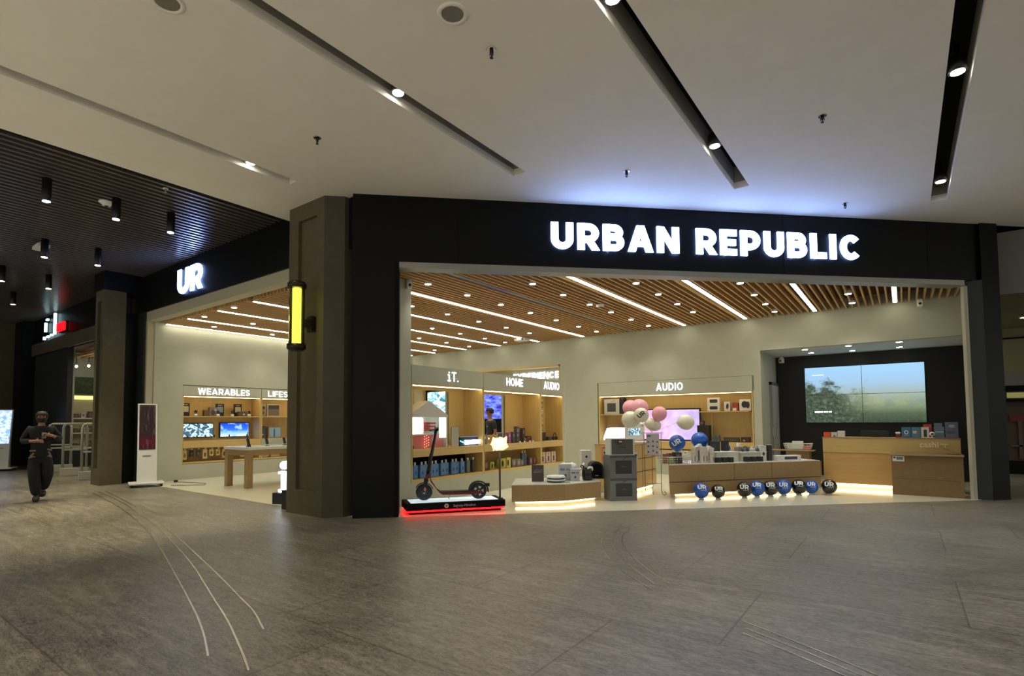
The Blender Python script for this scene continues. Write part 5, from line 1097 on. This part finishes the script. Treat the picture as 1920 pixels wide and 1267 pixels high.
# ------------------------------------------------------------------ scooter on its platform
PO = (-5.86, 6.66)      # middle of the platform
t = thing('display_platform', 'low black platform with a white glowing top and red underglow', 'platform', (PO[0], PO[1], 0), radians(54))
nb(BLKM).box(-.80, .80, -.26, .30, .07, .178, .004).build('body', t); nb(M('glowing_white_top', (235, 245, 250), .4, emit=(200, 225, 235), es=.55)).box(-.72, .70, -.2, .22, .178, .183).build('light_panel', t)
nb(BLKM).box(-.74, .74, -.2, .24, .004, .07).build('base', t); nb(M('red_led', (255, 20, 20), .5, emit=(255, 8, 16), es=7)).box(-.79, .79, -.255, -.24, .045, .066).build('red_led_strip', t); nb(MATS['red_led']).box(-.79, -.775, -.24, .28, .045, .066).build('red_led_strip', t)
font_text('lettering', 'Segway-Ninebot', .055, (.12, -.263, .105), t, M('lettering_grey', (170, 170, 170), .5), .003)
nb(M('lettering_grey2', (180, 180, 180), .5)).lathe([(.001, -.264), (.036, -.264), (.036, -.258), (.001, -.258)], (-.17, 0, .125), 22, 'y').build('round_mark', t); nb(BLK).prismy([(-.185, .115), (-.165, .115), (-.155, .14), (-.175, .132)], -.2665, -.264).build('mark_figure', t)
t = thing('electric_scooter', 'dark red and black electric kick scooter on the glowing platform', 'scooter', (-6.16, 6.29, .184), radians(47)); sc = t
RED = M('scooter_dark_red', (110, 22, 26), .35); RUB = M('scooter_tyre_rubber', (34, 38, 46), .6)
def wheel(name, x, hubc):
    w = nb(RUB); w.lathe([(.085, -.026), (.12, -.022), (.132, -.008), (.132, .008), (.12, .022), (.085, .026)], (x, 0, .132), 32, 'y'); wo = w.build(name, sc)
    h = nb(hubc); h.lathe([(.02, -.03), (.086, -.018), (.086, .018), (.02, .03)], (x, 0, .132), 28, 'y'); h.build('hub', wo); nb(CHROME).lathe([(.001, -.036), (.016, -.036), (.016, .036), (.001, .036)], (x, 0, .132), 14, 'y').build('axle_nut', wo)
wheel('front_wheel', 0, M('hub_grey', (70, 76, 88), .4)); wheel('rear_wheel', .88, M('hub_dark', (40, 30, 32), .4))
b = nb(M('hub_spoke_white', (200, 200, 200), .4))
for k in range(5):
    a = 2 * pi * k / 5; b.prismy([(.88 + .045 * cos(a - .3), .132 + .045 * sin(a - .3)), (.88 + .082 * cos(a - .25), .132 + .082 * sin(a - .25)), (.88 + .082 * cos(a + .35), .132 + .082 * sin(a + .35)), (.88 + .045 * cos(a + .3), .132 + .045 * sin(a + .3))], -.027, -.022)
b.build('spoke_plate', sc)
b = nb(BLK); b.prismy([(q[0], q[1]) for q in arc(0, .132, .155, .155, 20, 150, 12)] + [(q[0], q[1]) for q in arc(0, .132, .142, .142, 150, 20, 12)], -.035, .035); b.build('front_fender', sc)
b = nb(BLK); b.prismy(arc(.88, .132, .165, .165, 175, -5, 14) + [(1.05, .1)] + arc(.88, .132, .142, .142, -5, 175, 14), -.04, .04); b.box(.98, 1.06, -.035, .035, .2, .25); b.build('rear_fender', sc)
b = nb(BLK); b.prismy([(-.02, .13), (.03, .13), (.06, .33), (.0, .34)], -.045, -.035); b.prismy([(-.02, .13), (.03, .13), (.06, .33), (.0, .34)], .035, .045); b.box(-.0, .065, -.045, .045, .3, .36); b.build('fork', sc)
nb(M('reflector_pink', (190, 120, 120), .4)).prismy(ell(.012, .18, .02, .035, 12), -.05, -.045).build('reflector', sc)
b = nb(RED); b.prismy([(.02, .34), (.09, .36), (.10, .30), (.24, .12), (.30, .085), (.86, .085), (.94, .10), (.94, .135), (.86, .13), (.30, .125), (.2, .19), (.11, .33), (.09, .42), (.04, .42)], -.05, .05)
b.build('frame', sc)
nb(M('deck_rubber', (52, 52, 54), .8)).box(.26, .82, -.075, .075, .125, .145, .005).build('deck', sc)
b = nb(M('stem_dark', (38, 16, 20), .35)); b.tube([(.05, 0, .36), (.10, 0, .62), (.19, 0, 1.12)], .026, 14, rr=[.03, .026, .024]); b.build('stem', sc)
nb(BLK).tube([(.065, 0, .44), (.085, 0, .54)], .034, 14).build('latch', sc)
b = nb(BLK); b.tube([(.19, -.24, 1.13), (.185, -.1, 1.145), (.19, 0, 1.15), (.185, .1, 1.145), (.19, .24, 1.13)], .014, 10); b.box(.16, .23, -.04, .04, 1.11, 1.17, .01); b.build('handlebar', sc)
for s in (-1, 1): nb(BLKM).tube([(.19, s * .15, 1.137), (.19, s * .25, 1.128)], .021, 12).build('grip', sc)
nb(BLK).tube([(.17, -.12, 1.14), (.09, -.18, 1.11)], .007, 8).tube([(.17, .12, 1.14), (.09, .18, 1.11)], .007, 8).build('brake_lever', sc)
nb(M('lamp_glass', (200, 210, 200), .1)).box(.12, .16, -.022, .022, 1.09, 1.13, .008).build('headlight', sc)
nb(GREYM).tube([(.43, .04, .09), (.40, .08, .01), (.42, .1, .002)], .008, 8).build('kickstand', sc)
nb(BLK).prismy([(.03, .43), (.045, .43), (.1, .75), (.085, .75)], -.034, -.03).build('stem_stripe', sc)
# floor lamp with a lit folded shade
t = thing('lamp_stand', 'slim metal post with a crumpled glowing pale bag on top', 'lamp', (-5.32, 7.2, .0), radians(54))
nb(M('bronze_pole', (84, 66, 56), .35, .5)).cyl((0, 0, 0), .016, .178, .98, 14).build('pole', t); nb(BLK).cyl((0, 0, 0), .05, .180, .19, 20).build('foot', t)
b = nb(M('lit_tissue', (240, 232, 200), .7, emit=(240, 222, 170), es=.75)); pts = [(-.11, 0), (-.14, .08), (-.11, .19), (-.06, .16), (-.0, .20), (.07, .17), (.12, .2), (.11, .1), (.145, .03), (.06, -.02), (0, .01), (-.05, -.03)]
b.prismy([(x, .99 + z) for x, z in pts], -.035, .035); b.prismx([(x * .6, .99 + z * .9) for x, z in pts], -.05, .05); b.build('glowing_bag', t)
b = nb(M('fairy_bulb', (255, 245, 210), .5, emit=(255, 240, 200), es=12))
for k in range(9): b.ball((-.12 + .04 * (k % 4) - .01 * k, -.045, .97 + .024 * k), .008, 8)
b.build('fairy_bulbs', t); nb(M('clear_frame', (170, 170, 165), .2)).box(-.05, .06, -.01, .0, 1.17, 1.26).build('card_holder', t); nb(cm((80, 80, 76))).box(-.035, .045, -.014, -.01, 1.185, 1.245).build('card', t)
lamp('bag_glow', 'POINT', (0, -.1, 1.08), 1.2, (1, .85, .6), t, shadow_soft_size=.06)
# ------------------------------------------------------------------ next shop
def gate(lab, x, y, rz):
    t = thing('security_gate', lab, 'security gate', (x, y, 0), rz, 'white gates at the next shop'); G = M('gate_white', (170, 168, 156), .45)
    pts = [(-.27, 0, .2), (-.27, 0, 1.32), (-.25, 0, 1.40), (-.19, 0, 1.44), (.19, 0, 1.44), (.25, 0, 1.40), (.27, 0, 1.32), (.27, 0, .2)]
    nb(G).tube(pts, .032, 10).build('frame', t); nb(G).box(-.27, .27, -.02, .02, .70, .74).box(-.27, .27, -.02, .02, .80, .83).build('crossbar', t); nb(G).box(-.32, .32, -.07, .07, 0, .22, .015).build('base', t)
gate('white security gate nearest the stone pillar at the next shop', -16.7, 4.95, radians(62)); gate('white security gate in the middle at the next shop', -18.45, 5.0, radians(62)); gate('white security gate partly hidden behind the walking person', -20.2, 5.1, radians(62))
t = thing('wall_shelf', 'lit display shelves inside the next shop', 'shelf', (-22.5, 5.95, 0), RZ90)
W2 = M('shelf_cream', (196, 186, 150), .5); nb(W2).box(0, 2.6, .1, .14, .1, 2.42).build('back_panel', t); nb(M('yellow_shelf_light', (255, 240, 170), .5, emit=(240, 225, 140), es=1.0)).box(0, 2.6, .04, .1, 2.28, 2.40).build('light_strip', t)
for z in (.60, 1.10, 1.60): nb(WHT).box(0, 2.6, -.2, .1, z, z + .04).build('shelf', t)
nb(DGREY).box(0, 2.6, -.15, .1, .0, .55).build('base_cabinet', t)
nb(speckle('green_plant_picture', (14, 22, 10), (70, 92, 40), 9, .6)).box(0, 2.6, .04, .1, 2.46, 3.05).build('plant_picture', t)
k = 0
for r_, z in enumerate((.64, 1.14, 1.64)):
    for j in range(6):
        carton('small %s product on the next shop shelves, %s shelf, %s from the white post' % ('pale' if k % 2 else 'dark', ['lowest', 'middle', 'top'][r_], NTH[j]), (-22.45, 6.08 + .2 * j, z), RZ90, .13, .1, .14 + .04 * (k % 3), (200, 196, 180) if k % 2 else (90, 80, 70), [((120, 110, 90), ell(.5, .5, .25, .25))], 'small_product', 'products on the next shop shelves'); k += 1
t = thing('pendant_lamp', 'cluster of clear glass lamps inside the next shop', 'ceiling light', (-21.4, 6.2, 3.35)); nb(BLK).cyl((0, 0, 0), .01, .25, .3, 8).build('mount', t)
for k, (x, y) in enumerate([(-.5, -.3), (.0, -.1), (.1, .15), (.4, .1)]): nb(DOWN).ball((x, y, .0), .04, 12).build('bulb', t); nb(BLK).cyl((x, y, 0), .01, .04, .3, 6).build('cord', t)
# shop beyond the far corner
t = thing('lit_strip_sign', 'small dim yellow sign bar on the black fascia at the far edge', 'sign', (2.15, 19.28, 1.96)); nb(M('dim_yellow_sign', (150, 146, 86), .5, emit=(130, 126, 70), es=.5)).box(0, .9, -.03, 0, 0, .14).build('face', t); nb(BLK).box(-.03, .93, 0, .02, -.03, .17).build('backplate', t)
t = thing('round_ceiling_lamp', 'small bright round lamp under the low ceiling at the far edge', 'ceiling light', (2.3, 17.3, 3.76)); nb(DOWN).lathe([(.07, -.01), (.07, 0)], n=18).build('lens', t); nb(WHT).lathe([(.07, -.008), (.1, -.008), (.1, .02)], n=18).build('rim', t)
t = thing('shop_window_display', 'dim red shelf seen in the closed far shop', 'shelf', (2.2, 19.42, .9)); nb(M('dim_red', (96, 22, 20), .6)).box(0, 1.2, 0, .06, .45, .62).build('red_band', t); nb(M('dim_wood', (84, 66, 50), .6)).box(.15, .22, 0, .05, -.5, .45).build('post', t)
nb(M('dim_goods', (90, 80, 60), .7)).box(.0, 1.2, .0, .05, -.2, -.16).build('board', t)

# ------------------------------------------------------------------ people
def skin_mesh(name, V, E_, mat, parent, root, sub=2):
    bm = bmesh.new(); L_ = bm.verts.layers.skin.verify(); idx = {}
    for k, p in V.items():
        v = bm.verts.new(p[:3]); r = p[3]; v[L_].radius = (r, p[4] if len(p) > 4 else r); v[L_].use_root = (k == root); idx[k] = v
    for a, c in E_: bm.edges.new((idx[a], idx[c]))
    me = bpy.data.meshes.new(name); bm.to_mesh(me); bm.free()
    o = bpy.data.objects.new(name, me); COL.objects.link(o)
    s = o.modifiers.new('skin', 'SKIN'); s.use_smooth_shade = True; s.use_x_symmetry = False; s.use_y_symmetry = False
    q = o.modifiers.new('sub', 'SUBSURF'); q.levels = sub; q.render_levels = sub
    ev = o.evaluated_get(bpy.context.evaluated_depsgraph_get()); m2 = bpy.data.meshes.new_from_object(ev)
    bpy.data.objects.remove(o); m2.materials.clear(); m2.materials.append(mat)
    for p in m2.polygons: p.use_smooth = True
    k = bpy.data.objects.new(name, m2); COL.objects.link(k); k.parent = parent; return k
SKN = speckle('skin', (150, 104, 78), (160, 114, 86), 20, .5); HAIR = speckle('black_hair', (14, 12, 11), (26, 22, 20), 60, .6)
def person_body(t, J, hands=True):
    V = {'pelvis': (*J['pelvis'], .12, .09), 'waist': (*J['waist'], .115, .085), 'chest': (*J['chest'], .14, .1), 'neckb': (*J['neckb'], .075), 'neck': (*J['neck'], .05), 'jaw': (*J['jaw'], .058, .062), 'face': (*J['face'], .074, .085), 'brow': (*J['brow'], .076, .09), 'crown': (*J['crown'], .05, .06)}
    E_ = [('pelvis', 'waist'), ('waist', 'chest'), ('chest', 'neckb'), ('neckb', 'neck'), ('neck', 'jaw'), ('jaw', 'face'), ('face', 'brow'), ('brow', 'crown')]
    for s in 'ab':
        V['sh' + s] = (*J['sh' + s], .055); V['el' + s] = (*J['el' + s], .04); V['wr' + s] = (*J['wr' + s], .026); V['pa' + s] = (*J['pa' + s], .034, .02)
        V['hip' + s] = (*J['hip' + s], .085); V['kn' + s] = (*J['kn' + s], .055); V['an' + s] = (*J['an' + s], .032); V['toe' + s] = (*J['toe' + s], .022)
        E_ += [('chest', 'sh' + s), ('sh' + s, 'el' + s), ('el' + s, 'wr' + s), ('wr' + s, 'pa' + s), ('pelvis', 'hip' + s), ('hip' + s, 'kn' + s), ('kn' + s, 'an' + s), ('an' + s, 'toe' + s)]
        if hands:
            w, p = Vector(J['wr' + s]), Vector(J['pa' + s]); d = (p - w).normalized(); sd_ = d.cross(Vector((0, 0, 1))).normalized(); u = sd_.cross(d)
            for i, (o_, l) in enumerate([(-.026, .05), (-.009, .058), (.009, .055), (.025, .045)]):
                a = p + d * .03 + u * o_; c = a + d * l * .6 + sd_ * .008 * (1 if s == 'a' else -1); e = c + d * l * .35 - Vector((0, 0, .014))
                V[f'f{s}{i}0'] = (*a, .010); V[f'f{s}{i}1'] = (*c, .0085); V[f'f{s}{i}2'] = (*e, .0075); E_ += [('pa' + s, f'f{s}{i}0'), (f'f{s}{i}0', f'f{s}{i}1'), (f'f{s}{i}1', f'f{s}{i}2')]
            a = w.lerp(p, .6) + u * .034; c = a + u * .02 + d * .03; V[f't{s}0'] = (*a, .011); V[f't{s}1'] = (*c, .009); E_ += [('pa' + s, f't{s}0'), (f't{s}0', f't{s}1')]
    return skin_mesh('body', V, E_, SKN, t, 'pelvis')
def head_bits(t, J, mask=True, rz=0, tilt=0):
    f = Vector(J['face']); R_ = Matrix.Rotation(rz, 4, 'Z')
    h = B(); h.m(HAIR); h.T = Matrix.Translation(f + Vector((0, 0, .0))) @ R_
    pr = [(.001, .145), (.05, .138), (.082, .11), (.094, .07), (.094, .03), (.088, .0)]
    n = 22; rings = []
    for r, z in pr:
        ring = []
        for k in range(n):
            a = 2 * pi * k / n; y = r * 1.12 * sin(a) + .006; x = r * cos(a)
            zz = z
            if sin(a) < -.35 and z < .07: zz = .07 + (z - .07) * .15       # hairline above the brow
            ring.append(h.v((x, y, zz)))
        rings.append(ring)
    for a_, b_ in zip(rings, rings[1:]):
        for k in range(n): h.f([a_[k], a_[(k + 1) % n], b_[(k + 1) % n], b_[k]], True)
    h.build('hair', t)
    e = B().m(M('eye_dark', (30, 22, 18), .3)); e.T = Matrix.Translation(f) @ R_
    e.bm.free()
    for s in (-1, 1):
        e = B().m(M('eye_dark', (30, 22, 18), .3)); e.T = Matrix.Translation(f) @ R_; e.ball((s * .03, -.084, .034), .010, 10); e.build('eye', t)
    e = B().m(SKN); e.T = Matrix.Translation(f) @ R_
    e.tube([(0, -.082, .03), (0, -.098, .0), (0, -.088, -.008)], .01, 8)
    for s in (-1, 1): e.lathe([(.006, -.006), (.024, -.004), (.026, .004), (.01, .006)], (s * .078, .0, .01), 12, 'x')
    e.build('nose_and_ears', t)
    for s in (-1, 1):
        e = B().m(HAIR); e.T = Matrix.Translation(f) @ R_; e.box(s * .03 - .018, s * .03 + .018, -.091, -.082, .052, .059); e.build('eyebrow', t)
    if mask:
        m_ = B().m(M('black_face_mask', (12, 12, 13), .8)); m_.T = Matrix.Translation(f) @ R_
        cols_ = []
        for i in range(9):
            a = radians(-90 - 62 + 124 * i / 8); cols_.append([m_.v((.084 * cos(a), .102 * sin(a) * (1.06 if k == 1 else 1), z)) for k, z in enumerate((.012, -.03, -.075))])
        for a_, b_ in zip(cols_, cols_[1:]):
            for k in range(2): m_.f([a_[k], b_[k], b_[k + 1], a_[k + 1]], True)
        m_.build('face_mask', t)
    else:
        m_ = B().m(M('lips', (130, 70, 60), .5)); m_.T = Matrix.Translation(f) @ R_; m_.tube([(-.02, -.08, -.032), (0, -.086, -.03), (.02, -.08, -.032)], .006, 8); m_.build('mouth', t)
# the walker (front = local -y, local +x is the side of the shop)
J = dict(pelvis=(0, .02, .90), waist=(0, .0, 1.02), chest=(0, -.01, 1.27), neckb=(0, -.01, 1.38), neck=(0, -.02, 1.44), jaw=(0, -.04, 1.49), face=(0, -.035, 1.545), brow=(0, -.03, 1.60), crown=(0, -.02, 1.65),
         sha=(-.17, 0, 1.355), ela=(-.27, .02, 1.12), wra=(-.12, -.22, 1.13), paa=(-.03, -.27, 1.13), shb=(.17, 0, 1.355), elb=(.28, .0, 1.14), wrb=(.17, -.2, 1.22), pab=(.08, -.26, 1.24),
         hipa=(-.09, .02, .86), kna=(-.08, -.05, .49), ana=(-.04, -.02, .10), toea=(-.05, -.16, .045), hipb=(.09, .03, .86), knb=(.11, -.02, .50), anb=(.05, .22, .20), toeb=(.04, .13, .09))
t = thing('person', 'person in black jacket, dark baggy jeans and black mask walking with a phone', 'person', (-12.95, 2.98, 0), radians(77))
person_body(t, J); head_bits(t, J, True)
JK = speckle('black_jacket_cloth', (9, 9, 9), (14, 13, 12), 30, .8); JN = speckle('dark_denim', (9, 13, 20), (15, 20, 28), 40, .85); STR = M('light_grey_stripe', (120, 108, 104), .6)
V = {'hem': (0, .02, .80, .165, .12), 'hip': (0, .02, .90, .165, .125), 'waist': (0, .0, 1.03, .155, .12), 'chest': (0, -.01, 1.24, .175, .125), 'top': (0, -.01, 1.37, .11, .09), 'col': (0, -.01, 1.43, .07, .07)}
E_ = [('hem', 'hip'), ('hip', 'waist'), ('waist', 'chest'), ('chest', 'top'), ('top', 'col')]
for s in 'ab':
    V['sh' + s] = (*J['sh' + s], .075); V['el' + s] = (*J['el' + s], .062); e_ = Vector(J['el' + s]).lerp(Vector(J['wr' + s]), .82); V['cu' + s] = (*e_, .045); E_ += [('chest', 'sh' + s), ('sh' + s, 'el' + s), ('el' + s, 'cu' + s)]
jk = skin_mesh('jacket', V, E_, JK, t, 'chest')
b = nb(STR); b.at((-.13, -.135, .86), 0, 0, radians(35)).box(-.012, .012, -.02, .0, -.06, .06); b.at((.14, -.13, .87), 0, 0, radians(-25)).box(-.012, .012, -.02, .0, -.06, .06); b.at((-.11, -.145, .95), 0, 0, 0).box(-.05, .04, -.006, .004, -.012, .012); b.at((.13, -.14, .96), 0, 0, .4).box(-.04, .04, -.006, .004, -.01, .012); b.build('pocket_stripe', jk)
V = {'belt': (0, .02, .92, .155, .12), 'seat': (0, .02, .84, .16, .12)}
E_ = [('belt', 'seat')]
for s in 'ab':
    V['h' + s] = (*(Vector(J['hip' + s]) + Vector((0, 0, -.1))), .115); V['k' + s] = (*J['kn' + s], .105); V['c' + s] = (*(Vector(J['kn' + s]).lerp(Vector(J['an' + s]), .6)), .095); V['a' + s] = (*(Vector(J['an' + s]) + Vector((0, 0, -.01))), .078); E_ += [('seat', 'h' + s), ('h' + s, 'k' + s), ('k' + s, 'c' + s), ('c' + s, 'a' + s)]
skin_mesh('trousers', V, E_, JN, t, 'seat')
for s in 'ab':
    a, c = Vector(J['an' + s]), Vector(J['toe' + s]); hz = Vector((0, .05, -.035 if s == 'a' else -.06))
    skin_mesh('shoe', {'heel': (*(a + hz), .055), 'mid': (*(a.lerp(c, .5) + Vector((0, 0, -.015))), .062, .056), 'toe': (*(c + Vector((0, -.05, 0))), .05, .042)}, [('heel', 'mid'), ('mid', 'toe')], M('dark_shoe', (46, 36, 36), .6), t, 'mid')
q = thing('mobile_phone', 'dark phone held in both hands by the walking person', 'phone', (-12.95 + .30, 2.98 - .03, 1.23), radians(77)); b = nb(BLK).at((0, 0, 0), 0, radians(-35)); b.box(-.035, .035, -.005, .005, -.07, .07, .003); b.build('case', q); b = nb(M('phone_screen_dim', (60, 50, 40), .2)).at((0, 0, 0), 0, radians(-35)); b.box(-.031, .031, .0052, .006, -.064, .064); b.build('screen', q)
# shop assistant seen through the HOME bay
J2 = dict(pelvis=(0, .0, .96), waist=(0, 0, 1.08), chest=(0, 0, 1.34), neckb=(0, -.0, 1.47), neck=(0, -.02, 1.53), jaw=(0, -.03, 1.58), face=(0, -.025, 1.64), brow=(0, -.02, 1.695), crown=(0, -.01, 1.745),
         sha=(-.18, 0, 1.44), ela=(-.22, .04, 1.16), wra=(-.2, -.12, .96), paa=(-.19, -.17, .9), shb=(.18, 0, 1.44), elb=(.22, .04, 1.16), wrb=(.2, -.12, .96), pab=(.19, -.17, .9),
         hipa=(-.1, 0, .92), kna=(-.1, -.02, .52), ana=(-.1, .02, .1), toea=(-.1, -.12, .05), hipb=(.1, 0, .92), knb=(.1, -.02, .52), anb=(.1, .02, .1), toeb=(.1, -.12, .05))
t = thing('person', 'person with short black hair and dark shirt seen through the HOME bay', 'person', (-8.35, 10.92, 0), radians(-28))
person_body(t, J2); head_bits(t, J2, False)
SH = speckle('charcoal_shirt', (26, 28, 28), (34, 36, 36), 30, .7)
V = {'hem': (0, 0, .86, .15, .11), 'waist': (0, .0, 1.08, .145, .11), 'chest': (0, 0, 1.32, .165, .115), 'top': (0, 0, 1.45, .10, .08), 'col': (0, -.01, 1.5, .062, .062)}
E_ = [('hem', 'waist'), ('waist', 'chest'), ('chest', 'top'), ('top', 'col')]
for s in 'ab': V['sh' + s] = (*J2['sh' + s], .07); V['cu' + s] = (*Vector(J2['sh' + s]).lerp(Vector(J2['el' + s]), .8), .058); E_ += [('chest', 'sh' + s), ('sh' + s, 'cu' + s)]
skin_mesh('shirt', V, E_, SH, t, 'chest')
V = {'seat': (0, .0, .9, .15, .11)}; E_ = []
for s in 'ab': V['h' + s] = (*(Vector(J2['hip' + s]) + Vector((0, 0, -.12))), .1); V['k' + s] = (*J2['kn' + s], .08); V['a' + s] = (*J2['an' + s], .065); E_ += [('seat', 'h' + s), ('h' + s, 'k' + s), ('k' + s, 'a' + s)]
skin_mesh('trousers', V, E_, JN, t, 'seat')
for s in 'ab':
    a, c = Vector(J2['an' + s]), Vector(J2['toe' + s]); skin_mesh('shoe', {'heel': (*(a + Vector((0, .04, -.05))), .045), 'toe': (*(c + Vector((0, -.05, -.005))), .042, .036)}, [('heel', 'toe')], M('dark_shoe', (46, 36, 36), .6), t, 'heel')
nb(M('name_badge', (170, 170, 165), .4)).box(.05, .10, -.128, -.122, 1.30, 1.32).build('name_badge', t)
